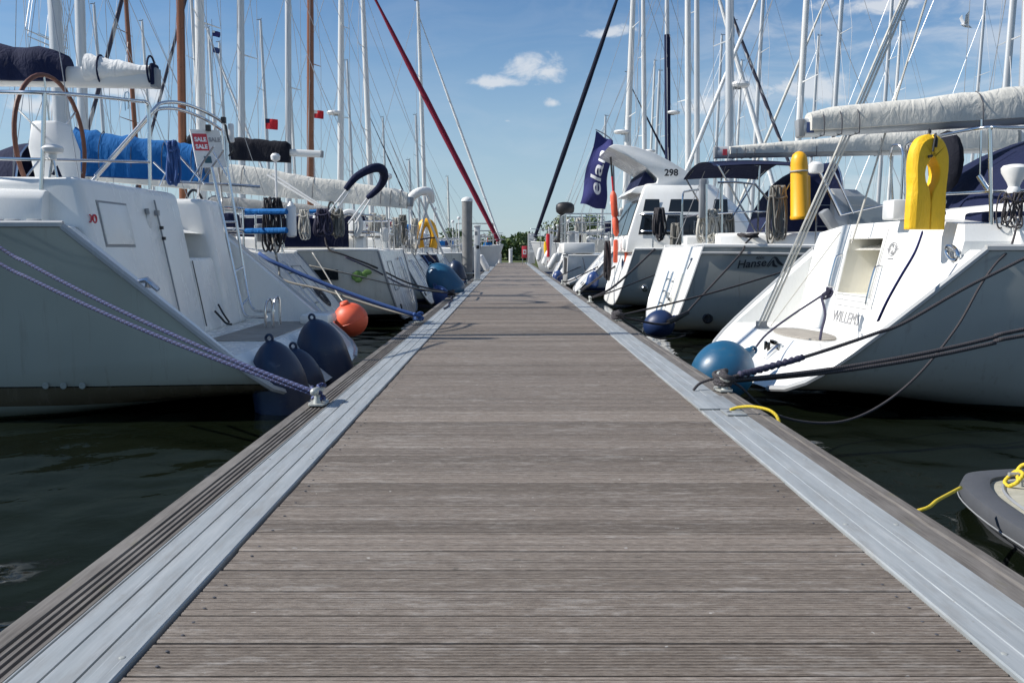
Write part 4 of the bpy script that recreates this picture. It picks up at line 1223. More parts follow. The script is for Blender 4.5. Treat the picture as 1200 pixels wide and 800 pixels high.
# ------------------------------------------------------------------ nearest boat on the right: white open stern in full sun
def near_right():
    b = Boat('sailing_yacht', 'nearest yacht on the right, sunlit white stern with square recess and teak step', 'sailing yacht',
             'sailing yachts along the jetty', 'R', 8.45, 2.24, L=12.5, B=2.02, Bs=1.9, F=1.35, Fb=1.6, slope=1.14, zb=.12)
    P = b.P
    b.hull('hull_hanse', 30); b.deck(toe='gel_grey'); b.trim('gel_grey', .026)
    W = scoop(b, 1.66, .50, 1.16, 1.40, 1.62, 'gel')
    ya, yb = 8.25 - 8.45, 9.08 - 8.45
    mb = MB()
    outer = [(-1.62, .49), (1.62, .49), (1.66, 1.42), (1.60, 1.55), (.9, 1.62), (-.9, 1.62), (-1.60, 1.55), (-1.66, 1.42)]
    hole = [(ya, .90), (yb, .90), (yb, 1.47), (ya, 1.47)]
    tris = tessellate_polygon([[V((p[0], p[1], 0)) for p in outer], [V((p[0], p[1], 0)) for p in hole]])
    pts = outer + hole
    mb.add([W(*p) for p in pts], [tuple(t) for t in tris])
    n = len(pts); mb.add([W(*p) for p in outer] + [W(*p) + V((.8, 0, 0)) for p in outer], [(i, (i + 1) % 8, 8 + (i + 1) % 8, 8 + i) for i in range(8)])
    wall = b.part(mb, 'stern_wall', 'gel', smooth=False)
    mb = MB(); h4 = [W(*p) for p in hole]; g4 = [p + V((.34, 0, 0)) for p in h4]
    mb.add(h4 + g4, [(0, 1, 5, 4), (1, 2, 6, 5), (2, 3, 7, 6), (3, 0, 4, 7), (4, 5, 6, 7)])
    rec = b.part(mb, 'stern_recess', 'gel_cream', wall, smooth=False)
    mb = MB(); mb.box(g4[0].lerp(g4[2], .5) + V((-.012, -.03, .10)), (.02, .10, .09)); b.part(mb, 'recess_panel', 'offwhite', rec, bevel=.006)
    mb = MB(); mb.box(g4[0].lerp(g4[2], .5) + V((-.012, .0, -.12)), (.02, .07, .12)); b.part(mb, 'shower_fitting', 'grey', rec, bevel=.006)
    mb = MB(); rim = [p + V((-.006, 0, 0)) for p in h4]; mb.tube(rim, .012, 6, closed=True); b.part(mb, 'recess_rim', 'gel', rec)
    # handrails either side, folding step lines, name and roundel
    for yy, z0, z1 in ((ya - .10, .82, 1.20), (yb + .10, .95, 1.30)):
        mb = MB(); mb.tube(spline([W(yy, z0, 0), W(yy, z0 + .01, .05), W(yy, z0 + .05, .07), W(yy, z1 - .05, .07), W(yy, z1 - .01, .05), W(yy, z1, 0)], 5), .011, 8); b.part(mb, 'handrail', 'steel', wall)
    mb = MB()
    for za, zb2 in ((.78, .78), (.84, .84)): mb.tube([W(ya, za, .002), W(yb, zb2, .002)], .0035, 5)
    mb.tube([W(ya - .03, .86, .002), W(ya - .03, 1.55, .002)], .0035, 5); mb.tube([W(yb + .03, .86, .002), W(yb + .03, 1.55, .002)], .0035, 5)
    b.part(mb, 'panel_seam', 'lettering_grey', wall)
    yd = V((0, -1, 0)); zd = (W(0, 1.2) - W(0, 1.0))
    text_mesh('WILLEMS', .17, frame(W(.24, .66, .006), yd, zd), M['lettering_grey'], 'boat_name', wall, .0015, bold=.0)
    c = W(8.02 - 8.45, 1.36, .006); mb = MB(); ux, uy = yd, zd.normalized()
    for rx in (.085, .062):
        mb.tube([c + ux * (rx * math.cos(a)) + uy * (rx * .72 * math.sin(a)) for a in [2 * math.pi * k / 28 for k in range(28)]], .0035, 5, closed=True)
    for s2 in (1, -1): mb.tube([c + ux * (s2 * .04), c + ux * (s2 * .12)], .004, 5); mb.tube([c + uy * (s2 * .015), c + uy * (s2 * .045)], .006, 5)
    mb.tube([c + uy * -.09 + ux * -.06, c + uy * -.09 + ux * .06], .004, 5)
    b.part(mb, 'builder_emblem', 'lettering_grey', wall)
    # teak step on the platform
    xs = b.slope * (.5 - b.zb); mb = MB()
    mb.prism([(xs + .30 + .24 * math.cos(a) * (1 if abs(math.cos(a)) > .0 else 1), .15 + .62 * math.sin(a)) for a in [2 * math.pi * k / 30 for k in range(30)]], .012, Matrix.Translation((0, 0, .508)))
    b.part(mb, 'teak_step', 'teak', bevel=.003)
    # ladder hinges on the lower face, transom eye, near quarter cleat
    for px, py in ((903, 409), (921, 412)):
        mb = MB(); c = b.w(PX(px, py, 8.35)); yy = c.y; zz = .44
        c = b.tp(yy, zz, .012); mb.box(c, (.03, .16, .035)); mb.box(b.tp(yy + .05, zz - .05, .02), (.025, .03, .10)); mb.box(b.tp(yy - .05, zz - .05, .02), (.025, .03, .10))
        b.part(mb, 'ladder_hinge', 'steel', bevel=.004)
    mb = MB(); c = b.tp(-.35, .42, .012); mb.box(c, (.03, .10, .07)); mb.tube([b.tp(-.35, .42, .03), b.tp(-.35, .30, .03)], .012, 7); mb.tube([b.tp(-.31, .42, .03), b.tp(-.35, .30, .03)], .008, 7); b.part(mb, 'step_hinge', 'steel', bevel=.004)
    c = b.tp(-1.58, 1.28, .02) + V((.0, .0, .03)); mb = MB(); ring = [c + V((0, .10 * math.cos(a), .05 * math.sin(a) + .03 * math.cos(a))) for a in [2 * math.pi * k / 16 for k in range(16)]]
    mb.tube(ring, .018, 8, closed=True); mb.box(c + V((.02, 0, -.01)), (.05, .07, .05)); b.part(mb, 'quarter_cleat', 'steel')
    mb = MB(); q = P(897, 400, 9.25); mb.box(q, (.05, .08, .16)); mb.box(q + V((.02, .05, -.02)), (.03, .03, .2)); b.part(mb, 'backstay_plate', 'steel', bevel=.01)
    # twin backstay tackle from the far quarter
    mb = MB(); base = P(892, 392, 9.3); e = P(1060, 0, 9.0); d = (e - base)
    for o in (-.045, 0, .045): mb.tube([base + V((o * .9, o * .3, .10)), base + d * .55 + V((o * .8, 0, 0)), base + d * 4.5], .012, 7)
    bs = b.part(mb, 'backstay', 'cream')
    mb = MB()
    for o in (-.035, .045): mb.lathe([(.03, -.018), (.052, -.012), (.052, .012), (.03, .018)], Matrix.Translation(base + V((o, 0, .05))) @ Matrix.Rotation(R(90), 4, 'X'), 16)
    mb.box(base + V((0, 0, .10)), (.12, .03, .10)); b.part(mb, 'backstay_block', 'grey', bs, bevel=.008)
    mb = MB(); mb.tube([P(903, 382, 9.0), P(985, 272, 8.8)], .005, 6); mb.tube([P(998, 285, 8.6), P(1088, -8, 8.5), P(1110, -80, 8.5)], .010, 7)
    b.part(mb, 'topping_line', 'r_white')
    # deck rails
    mb = MB()
    mb.tube(spline([P(1062, 236, 8.2), P(1062, 180, 8.2), P(1066, 167, 8.1), P(1085, 163, 7.8), P(1110, 158, 7.35), P(1140, 152, 7.0), P(1160, 149.5, 6.88), P(1185, 150, 6.84), P(1320, 150, 6.8), P(1700, 140, 7.0)], 6), .0165, 10)
    mb.tube([P(1062, 234, 8.2), P(1110, 227, 7.35), P(1160, 224.5, 6.88), P(1320, 220, 6.8), P(1700, 208, 7.0)], .012, 8)
    mb.tube([P(1160, 149.5, 6.88), P(1162, 284, 6.88)], .0165, 10); mb.tube([P(1067, 236, 8.2), P(1067, 178, 8.2)], .012, 8)
    mb.tube([P(1147, 206, 6.95), P(1158, 222, 6.9)], .022, 10); mb.tube([P(1150, 140, 8.2), P(1148, 230, 8.2)], .010, 7)
    b.part(mb, 'pushpit', 'steel')
    mb = MB()
    mb.tube(spline([P(1046, 236, 10.2), P(1044, 180, 10.2), P(1050, 170, 10.1), P(1058, 180, 10.0), P(1056, 236, 10.0)], 5), .014, 8)
    mb.tube([P(985, 252, 10.3), P(1046, 238, 10.25)], .012, 8); mb.tube([P(960, 200, 10.2), P(985, 252, 10.25)], .02, 8); mb.tube([P(975, 196, 10.2), P(1000, 250, 10.25)], .012, 8)
    b.part(mb, 'pushpit', 'steel')
    mb = MB(); mb.box(P(971, 257, 9.9), (.10, .14, .24), Matrix.Rotation(R(-35), 3, 'Y')); b.part(mb, 'outboard_bracket', 'grey', bevel=.02)
    mb = MB(); mb.lathe([(.07, 0), (.085, .02), (.085, .10), (.05, .13), (.01, .135)], Matrix.Translation(P(956, 203, 10.2)), 16); b.part(mb, 'horn_speaker', 'white')
    mb = MB(); mb.box(P(1050, 246, 7.9), (.16, .24, .18)); b.part(mb, 'cockpit_box', 'offwhite', bevel=.02)
    # mushroom antenna
    c = P(1188, 222, 6.82); mb = MB()
    mb.lathe([(.045, -.03), (.05, 0), (.04, .02), (.05, .05), (.095, .13), (.10, .165), (.085, .185), (.04, .195), (.001, .197)], Matrix.Translation(c), 22); b.part(mb, 'antenna_dome', 'white')
    # cockpit coaming, seat with navy cushion, navy canvas tent
    b.coaming(1.75, 5.0, .36, 'gel', .42, .20)
    mb = MB(); mb.box((2.35, -1.15, 1.62), (1.3, .36, .10)); b.part(mb, 'cushion', 'navy', bevel=.03)
    mb = MB(); q = P(1090, 262, 7.6); mb.box((3.0, -.55, 1.52), (2.2, 1.4, .45)); b.part(mb, 'cockpit_seat', 'gel', bevel=.06)
    b.hood(4.6, 1.95, 1.25, 1.12, 1.55, 'navy')
    mb = MB(); mb.ball(P(1108, 190, 8.4), (.12, .26, .30), 16); b.part(mb, 'wheel_cover', 'black_cloth')
    a = P(940, 150.5, 8.5); mx = 6.35
    b.boom(a, V((mx - .12, 0, a.z + .32)), .092, 'alu_grey', 'cream', (.12, .46), .02, 9, True, .0)
    mb = MB(); mb.box(a + V((.06, -.0635, .0)), (.07, .004, .10)); b.part(mb, 'maker_plate', 'fender_mid')
    b.cabin(.44, .78, .5, .2)
    b.mast(mx, 17, .11, 'alu', backstay=False)
    b.guard(6, .64, .40, .93); b.pulpit()
    return b
NR = near_right()

# ------------------------------------------------------------------ second boat on the right
def second_right():
    b = Boat('sailing_yacht', 'white sailing yacht with black lettering and wave emblem on its shaded grey side', 'sailing yacht',
             'sailing yachts along the jetty', 'R', 14.4, 2.48, L=11.5, B=1.9, Bs=1.62, F=1.40, Fb=1.6, slope=.30, zb=.06)
    P = b.P
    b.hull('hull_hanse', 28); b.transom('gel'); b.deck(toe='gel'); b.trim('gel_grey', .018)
    mb = MB(); mb.tube([b.pt(i / 20, 1, .93, -1) + V((0, -.012, 0)) for i in range(21)], .02, 6); b.part(mb, 'rubbing_strake', 'gel_grey')
    b.coaming(h=.28); b.cabin(); b.guard(5, wr=.005); b.pulpit()
    # lettering on the near side
    p0 = PX(884, 309, 12.74); p0.y = 0
    def side_y(px, py):
        best = None
        for i in range(60):
            Y = 12.5 + i * .012; q = b.w(PX(px, py, Y)); t = q.x / b.L
            v = (q.z - b.bot(max(0, t))) / (b.free(max(0, t)) - b.bot(max(0, t)))
            u = 1.0
            for (ua, va), (ub, vb) in zip(b.sec[:-1], b.sec[1:]):
                if va <= v <= vb: u = lerp(ua, ub, (v - va) / max(1e-6, vb - va))
            d = abs(abs(q.y) - b.half(max(0, t)) * u)
            if best is None or d < best[0]: best = (d, Y)
        return best[1]
    def on(px, py, off=.012):
        Y = side_y(px, py); q = b.w(PX(px, py, Y)); q.y -= off; return q
    c = on(880, 309); ex = on(896, 308) - on(872, 310); ey = on(884, 303) - on(884, 315)
    text_mesh('Hanse', .17, frame(c, ex, ey), M['lettering_dark'], 'boat_lettering', b.root, .002, .28, .002)
    c = on(890, 302); text_mesh('400e', .065, frame(c, ex, ey), M['lettering_dark'], 'boat_lettering', b.root, .002, .28)
    F = frame(on(907, 307), ex, ey)
    def pl(pts): return [F @ V((x, y, .002)) for x, y in pts]
    mb = MB()
    def ribbon(up_, dn):
        a_, c_ = spline(pl(up_), 5), spline(pl(dn), 5); mb.add(a_ + c_, [(i, i + 1, len(a_) + i + 1, len(a_) + i) for i in range(len(a_) - 1)])
    ribbon([(-.115, -.055), (-.07, .015), (-.01, .075), (.04, .07), (.08, .01), (.135, -.055)], [(-.105, -.06), (-.06, .0), (-.015, .06), (.015, .045), (.045, -.02), (.105, -.065)])
    ribbon([(-.10, -.065), (-.06, -.02), (-.02, .028), (.0, .03), (.01, -.03), (.055, -.07)], [(-.09, -.072), (-.055, -.035), (-.03, .0), (-.03, -.01), (-.025, -.06), (.03, -.08)])
    b.part(mb, 'builder_emblem', 'lettering_dark')
    c = on(829, 373, .004); mb = MB(); mb.lathe([(.075, -.02), (.08, .015), (.06, .03), (.05, .012), (.03, .008)], Matrix.Translation(c) @ Matrix.Rotation(R(90), 4, 'X'), 20); b.part(mb, 'exhaust_outlet', 'black')
    # transom details: letter-like mark, folded ladder, seams
    text_mesh('7', .24, frame(b.tp(-1.05, 1.13, .006), (0, -1, 0), b.tp(0, 1) - b.tp(0, .5)), M['fender_blue'], 'transom_mark', b.root, .002, .2, .01)
    mb = MB()
    for yy in (-.25, .15): mb.tube([b.tp(yy, .98, .05), b.tp(yy, .16, .05)], .018, 8)
    for zz in (.25, .45, .65, .85): mb.tube([b.tp(-.25, zz, .05), b.tp(.15, zz, .05)], .014, 7)
    b.part(mb, 'boarding_ladder', 'steel')
    mb = MB(); mb.add([b.tp(-.95, .98, .004), b.tp(-.42, .98, .004), b.tp(-.42, .32, .004), b.tp(-.95, .32, .004)], [(0, 1, 2, 3)]); b.part(mb, 'transom_hatch', 'gel_cream', smooth=False)
    mb = MB(); q = b.tp(-.5, .55, .02); mb.box(q, (.04, .2, .05)); mb.box(q + V((-.03, .05, .06)), (.04, .04, .1)); b.part(mb, 'davit_fitting', 'steel')
    # pushpit
    mb = MB(); r = .017
    mb.tube([P(841, 214, 13.0), P(862, 213.5, 12.95), P(885, 216, 12.95), P(922, 260, 12.9)], r, 8); mb.tube([P(841, 250, 13.0), P(880, 248, 12.95), P(905, 248, 12.9)], .012, 7)
    for px, y1 in ((828, 216), (846, 214)): mb.tube([P(px, y1, 13.1), P(px, 285, 13.1)], r, 8)
    mb.tube([P(902, 218, 12.95), P(897, 275, 12.95)], .012, 7)
    mb.tube(spline([P(800, 285, 15.6), P(800, 232, 15.6), P(806, 224, 15.5), P(826, 222, 13.4)], 5), r, 8)
    mb.tube([P(800, 255, 15.6), P(828, 250, 13.2)], .012, 7); mb.tube([P(872, 216, 12.95), P(880, 240, 12.95)], .012, 7)
    b.part(mb, 'pushpit', 'steel')
    mb = MB(); q = P(846, 240, 13.0); mb.box(q + V((-.25, .2, .1)), (.10, .10, .60)); b.part(mb, 'barbecue_box', 'grey', bevel=.02)
    # canvas: cockpit tent and flat awning
    b.hood(2.75, 1.62, .95, 1.32, 1.45, 'navy')
    b.bimini(.65, 2.0, 1.2, 2.62, 'navy')
    mb = MB(); mb.loft([[V((x0, w, z)), V((x1, w * .75, z)), V((x1, -w * .75, z)), V((x0, -w, z))] for z, x0, x1, w in ((1.62, 2.5, 4.2, 1.2), (2.22, 2.55, 3.1, 1.02), (2.30, 2.5, 3.0, 1.0))]); ws = b.part(mb, 'windscreen', 'gel_grey', bevel=.02)
    mb = MB(); mb.add([(2.75, -1.205, 1.68), (3.9, -1.07, 1.68), (3.05, -.985, 2.18), (2.72, -1.05, 2.18)], [(0, 1, 2, 3)]); b.part(mb, 'window', 'clear', ws, smooth=False)
    mb = MB(); mb.add([(4.03, -.8, 1.72), (4.03, .8, 1.72), (3.20, .72, 2.18), (3.20, -.72, 2.18)], [(0, 1, 2, 3)]); b.part(mb, 'window', 'glass', ws, smooth=False)
    a = P(840, 179, 14.4)
    b.boom(a, V((5.95, 0, a.z + .1)), .10, 'alu', 'cream', (.05, .42), .02, 12, True, .03)
    mb = MB(); mb.box(a + V((.12, -.066, 0)), (.07, .006, .10)); b.part(mb, 'maker_plate', 'sign_red')
    b.mast(6.1, 16, .12, 'alu', radar=None, wr=.006, furl='cream')
    return b
SR = second_right()

# ------------------------------------------------------------------ third on the right: motor cruiser with swept hardtop
def cruiser():
    b = Boat('motor_cruiser', 'white motor cruiser with swept hardtop and dark wheelhouse windows', 'motor boat', None, 'R', 20.9, 2.42, L=9.5, B=1.75, Bs=1.55, F=1.36, Fb=1.8, slope=.30, zb=.05)
    P = b.P
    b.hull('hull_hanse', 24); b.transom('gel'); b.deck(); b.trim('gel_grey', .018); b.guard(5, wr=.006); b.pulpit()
    # wheelhouse
    secs = []
    for x, w, z in ((.55, 1.30, 0), (.95, 1.22, 1.0), (.85, 1.22, 1.12)): pass
    mb = MB()
    def ring(z, x0, x1, w): return [V((x0, w, z)), V((x1 - .4, w, z)), V((x1, w * .55, z)), V((x1, -w * .55, z)), V((x1 - .4, -w, z)), V((x0, -w, z))]
    mb.loft([ring(1.3, .22, 3.7, 1.36), ring(1.62, .26, 3.6, 1.35), ring(2.2, .44, 3.1, 1.30), ring(2.62, .58, 2.6, 1.22), ring(2.84, .66, 2.4, 1.12), ring(2.95, .95, 2.1, .9)])
    h = b.part(mb, 'wheelhouse', 'gel', bevel=.04)
    for sg in (1, -1):
        for xa, xb in ((.50, 1.0), (1.08, 2.0), (2.08, 2.55)):
            mb = MB(); mb.add([(xa, sg * 1.358, 1.70), (xb, sg * 1.358, 1.70), (xb - .02, sg * 1.262, 2.50), (xa + .16, sg * 1.262, 2.50)], [(0, 1, 2, 3)]); b.part(mb, 'window', 'glass', h, smooth=False)
    for ya, yb in ((-1.2, -.15), (-.02, 1.2)):
        mb = MB(); mb.add([(.262, ya, 1.70), (.262, yb, 1.70), (.515, yb * .95, 2.50), (.515, ya * .95, 2.50)], [(0, 1, 2, 3)]); b.part(mb, 'window', 'glass', h, smooth=False)
    # swept hardtop
    prof = [(713, 172), (720, 168.5), (745, 171.5), (768, 179), (790, 191), (810, 203), (830, 207), (832, 214), (824, 226), (776, 229), (738, 226), (745, 219), (770, 214), (771, 209), (757, 196), (735, 183)]
    pl = [b.P(px, py, 19.75) for px, py in prof]
    mb = MB(); y0, y1 = -1.12, 1.2
    n = len(pl); mb.add([(p.x, y0, p.z) for p in pl] + [(p.x, y1, p.z) for p in pl], [tuple(range(n)), tuple(range(n, 2 * n))[::-1]] + [(i, (i + 1) % n, n + (i + 1) % n, n + i) for i in range(n)])
    ht = b.part(mb, 'hardtop', 'gel', bevel=.03)
    q = b.P(787, 202.5, 19.75); text_mesh('298', .21, frame((q.x, y0 - .004, q.z), (1, 0, 0), (0, 0, 1)), M['lettering_dark'], 'hull_number', ht, .002, 0, .006)
    mb = MB(); mb.add([(b.P(746, 215, 19.75).x, y0 + .05, b.P(746, 222, 19.75).z), (b.P(769, 214, 19.75).x, y0 + .05, b.P(769, 214, 19.75).z), (b.P(757, 200, 19.75).x, y0 + .05, b.P(757, 200, 19.75).z)], [(0, 1, 2)])
    mb.v = mb.v + [(x, y1 - .05, z) for x, y, z in mb.v]; mb.f += [(3, 4, 5), (0, 1, 4, 3), (0, 2, 5, 3)]
    b.part(mb, 'canvas_screen', 'navy', ht, smooth=False)
    b.pushpit(.80, gap=.5, fwd=.9, r=.02)
    mb = MB()
    for px in (690, 700, 712, 724, 738, 752): pass
    mb = MB(); q = b.tp(-.35, 1.0, .008); mb.ball(q, (.02, .12, .15), 14); b.part(mb, 'transom_emblem', 'fender_mid')
    c = b.P(755.5, 338, 19.38); mb = MB(); mb.lathe([(.06, -.03), (.07, .02), (.05, .04)], Matrix.Translation((c.x, -1.5, c.z)) @ Matrix.Rotation(R(90), 4, 'X'), 14); b.part(mb, 'exhaust_outlet', 'steel')
    for i, yy in enumerate((-1.1, -.6, .2, .7)):
        mb = MB(); mb.box((.26 + .05 * (i % 2), yy, 1.36 + .13), (.2, .3, .26)); b.part(mb, 'cockpit_locker', 'gel', bevel=.05)
    return b
CR = cruiser()

# ------------------------------------------------------------------ the other boats, left row
G = 'sailing yachts along the jetty'
L2B = yacht('white yacht with bright blue sail cover, second on the left', 'L', 12.95, 2.55, L=9.6, Bs=1.45, B=1.65, F=1.30, slope=.85, zb=.10, rake=.5,
            mast=dict(x=4.15, h=12.5, r=.095, mat='alu', rake=.01))
a_ = L2B.P(243, 196, 12.9)
L2B.boom(a_, V((4.02, 0, a_.z + .10)), .10, 'alu', 'blue', (.26, .42), .20, 21, True, .0)
L2B.hood(4.3, 5.4, 1.0, 1.25, 1.65, 'navy')
mb = MB(); mb.loft([[V((x, w * math.cos(a), 1.35 + h * math.sin(a))) for a in [math.pi * k / 10 for k in range(11)]] for x, w, h in ((1.9, 1.0, .25), (2.6, 1.1, .6), (3.4, 1.1, .72), (4.2, 1.1, .66))], ring=False, cap=False)
L2B.part(mb, 'cockpit_tent', 'blue')
mb = MB()
for r_, n_ in ((.20, 26), (.14, 22), (.07, 14)):
    mb.tube([L2B.tp(-.62 + r_ * math.cos(2 * math.pi * k / n_), .62 + r_ * .75 * math.sin(2 * math.pi * k / n_), .004) for k in range(n_)], .014, 5, closed=True)
for k in range(8): mb.tube([L2B.tp(-.62 + .08 * math.cos(k * .785), .62 + .06 * math.sin(k * .785), .004), L2B.tp(-.62 + .2 * math.cos(k * .785), .62 + .15 * math.sin(k * .785), .004)], .012, 5)
L2B.part(mb, 'transom_emblem', 'lettering_dark')
for zz in (1.95, 1.68):
    mb = MB(); mb.tube([L2B.P(288, 248 if zz > 1.8 else 271, 11.9), L2B.P(336, 248 if zz > 1.8 else 270, 11.7)], .04, 9); L2B.part(mb, 'rail_pad', 'blue')

L3B = yacht('cream white yacht with a dark square hull window, third on the left', 'L', 16.75, 1.95, 'hull_black', L=11, Bs=1.75, B=1.95, F=1.34, slope=.28, zb=.06,
            mast=dict(x=6.3, h=14, r=.10, mat='alu'))
a_ = L3B.P(480, 236, 16.6)
L3B.boom(V((a_.x, 0, a_.z)), V((6.2, 0, a_.z + .55)), .095, 'alu', 'cream', (.16, .55), .12, 31, True, .0)
def quad_on_side(b, px0, py0, px1, py1, Y, mat, name, off):
    a, c = b.P(px0, py0, Y), b.P(px1, py1, Y); t = max(0, (a.x + c.x) / 2 / b.L)
    y = b.near * (b.half(t) * .985 + off); mb = MB(); mb.add([(a.x, y, a.z), (c.x, y, a.z), (c.x, y - b.near * .03, c.z), (a.x, y - b.near * .03, c.z)], [(0, 1, 2, 3)])
    return b.part(mb, name, mat, smooth=False)
quad_on_side(L3B, 358, 316, 397, 328, 14.95, 'glass', 'hull_window', .04)
mb = MB(); rr = random.Random(3)
for k in range(8):
    c = L3B.P(424 + rr.uniform(-9, 9), 320 + rr.uniform(-9, 8), 14.9); mb.ball((c.x, L3B.half(.05) + .012, c.z), (.09 * rr.uniform(.5, 1.1), .006, .05), 10)
L3B.part(mb, 'painted_emblem', 'green')
for k in range(2):
    mb = MB(); mb.tube([L3B.P(313 + 6 * k, 205 - k, 15.5), L3B.P(372 + 4 * k, 241, 15.2)], .018, 7); L3B.part(mb, 'canopy_strut', 'alu_white')
mb = MB(); mb.tube([L3B.P(363, 248, 15.1), L3B.P(385, 247, 15.05)], .035, 8); L3B.part(mb, 'rail_pad', 'blue')

L4B = yacht('yacht with varnished wooden mast and high black sail cover, left row', 'L', 20.7, 1.85, L=10.2, Bs=1.35, B=1.65, F=1.25, slope=.55, zb=.08,
            mast=dict(x=6.0, h=13, r=.10, mat='mast_wood', spreaders=1), boom=dict(len=3.2, z=3.62, cover='black_cloth', seed=41, mat='alu_white', c0=.22, bundle=(.2, .3), drop=.22, ties=False), hood=('navy', .7))
L5B = yacht('yacht with thick white mast and dark furled genoa on the left', 'L', 24.6, 1.9, L=10.6, Bs=1.35, B=1.65, F=1.22, slope=.75, zb=.08,
            mast=dict(x=6.9, h=15, r=.135, mat='alu_white', furl='furl_mottled', furl_r=.045), boom=dict(len=3.6, cover='grey_cloth', seed=42), hood=('grey_cloth', .7))
L6B = yacht('yacht with pale mast and navy blue hull in the left row', 'L', 28.6, 1.9, 'hull_navy', L=10.6, Bs=1.3, B=1.6, F=1.2, slope=.4, zb=.08,
            mast=dict(x=7.0, h=15, r=.12, mat='alu', furl='furl_mottled', furl_r=.04), boom=dict(len=4.0, cover='navy', seed=43))
L7B = yacht('yacht with grey mast just left of the red ensign mast', 'L', 33.0, 1.9, L=10.4, Bs=1.3, B=1.6, F=1.2, slope=.7, zb=.08,
            mast=dict(x=6.6, h=14.5, r=.12, mat='alu'), boom=dict(len=3.6, cover='cream', seed=44), hood=('navy', .6))
L8B = yacht('yacht with tall thick brown wooden mast, further along the left', 'L', 37.0, 1.9, 'hull_black', L=10.4, Bs=1.3, B=1.6, F=1.2, slope=.1, zb=.08,
            mast=dict(x=6.7, h=15, r=.15, mat='mast_wood', spreaders=1), boom=dict(len=3.6, cover='burgundy', seed=45))
L9B = yacht('yacht with bright white mast carrying a radar, far along the left', 'L', 41.5, 1.9, L=10.4, Bs=1.3, B=1.6, F=1.2, slope=.6, zb=.08,
            mast=dict(x=6.3, h=15, r=.15, mat='alu_white', radar=(.43, 1.2)), boom=dict(len=3.5, cover='blue', seed=46))
L10B = yacht('bow to the jetty yacht with long burgundy furled headsail on the left', 'L', 47.0, .98, bow_in=True, L=10.4, Bs=1.3, B=1.5, F=1.1, Fb=1.6, slope=.2, zb=.08, tr=False,
             mast=dict(x=3.9, h=15.5, r=.15, mat='alu_white', furl='burgundy', furl_r=.125, backstay=True))
L11B = yacht('farthest left yacht, bow to the jetty with thin white furled headsail', 'L', 57.5, .98, bow_in=True, L=10, Bs=1.3, B=1.6, F=1.2, Fb=1.7, slope=.2, zb=.08, tr=False,
             mast=dict(x=5.4, h=16, r=.14, mat='alu_white', furl='white_cloth', furl_r=.07))

# ------------------------------------------------------------------ right row, beyond the cruiser
R4B = yacht('yacht with rounded white scoop stern just beyond the navy banner', 'R', 26.6, 2.0, L=10.5, Bs=1.4, B=1.7, F=1.3, slope=.85, zb=.08,
            mast=dict(x=4.8, h=15, r=.13, mat='alu', radar=(.33, 1.0)), boom=dict(len=3.3, cover='cream', seed=51), hood=('navy', .8))
R6B = yacht('yacht with white mast and dark raked forestay, beyond the pilothouse boat', 'R', 36.5, 2.0, L=10.8, Bs=1.35, B=1.65, F=1.2, slope=.7, zb=.08,
            mast=dict(x=5.6, h=15, r=.13, mat='alu_white', furl='furl_mottled', furl_r=.055), boom=dict(len=3.5, cover='navy', seed=52), hood=('navy', .6))
R7B = yacht('white yacht with a blue stripe and plain mast far along the right', 'R', 40.3, 2.0, 'hull_blue', L=10.8, Bs=1.35, B=1.65, F=1.2, slope=.5, zb=.08,
            mast=dict(x=6.8, h=15.5, r=.13, mat='alu', furl='white_cloth', furl_r=.09), boom=dict(len=3.5, cover='blue', seed=53))
R8B = yacht('bow to the jetty yacht with black furled headsail on the right', 'R', 44.0, 1.62, bow_in=True, L=10.5, Bs=1.3, B=1.6, F=1.3, Fb=1.75, slope=.2, zb=.08, tr=False,
            mast=dict(x=6.3, h=15.5, r=.155, mat='alu_white', furl='furl_navy', furl_r=.10, radar=(.37, 1.4)))
R9B = yacht('yacht whose mast wears a dark navy sleeve low down', 'R', 48.2, 2.0, L=11, Bs=1.3, B=1.6, F=1.2, slope=.4, zb=.08,
            mast=dict(x=6.9, h=15, r=.15, mat='alu', dark_low=.78, radar=(.5, 1.3)), boom=dict(len=3.5, cover='navy', seed=54))
R10B = yacht('far right yacht with slim pale mast and small radar dome', 'R', 52.6, 2.0, L=11, Bs=1.3, B=1.6, F=1.2, slope=.4, zb=.08,
             mast=dict(x=6.3, h=16.5, r=.15, mat='alu_white', radar=(.36, 1.2)), boom=dict(len=3.5, cover='cream', seed=55))
R11B = yacht('farthest right yacht with a short thin mast', 'R', 57.0, 2.0, L=11, Bs=1.3, B=1.6, F=1.2, slope=.4, zb=.08,
             mast=dict(x=6.0, h=11.5, r=.13, mat='alu_white', furl='furl_navy', furl_r=.06), boom=dict(len=3.5, cover='grey_cloth', seed=56))

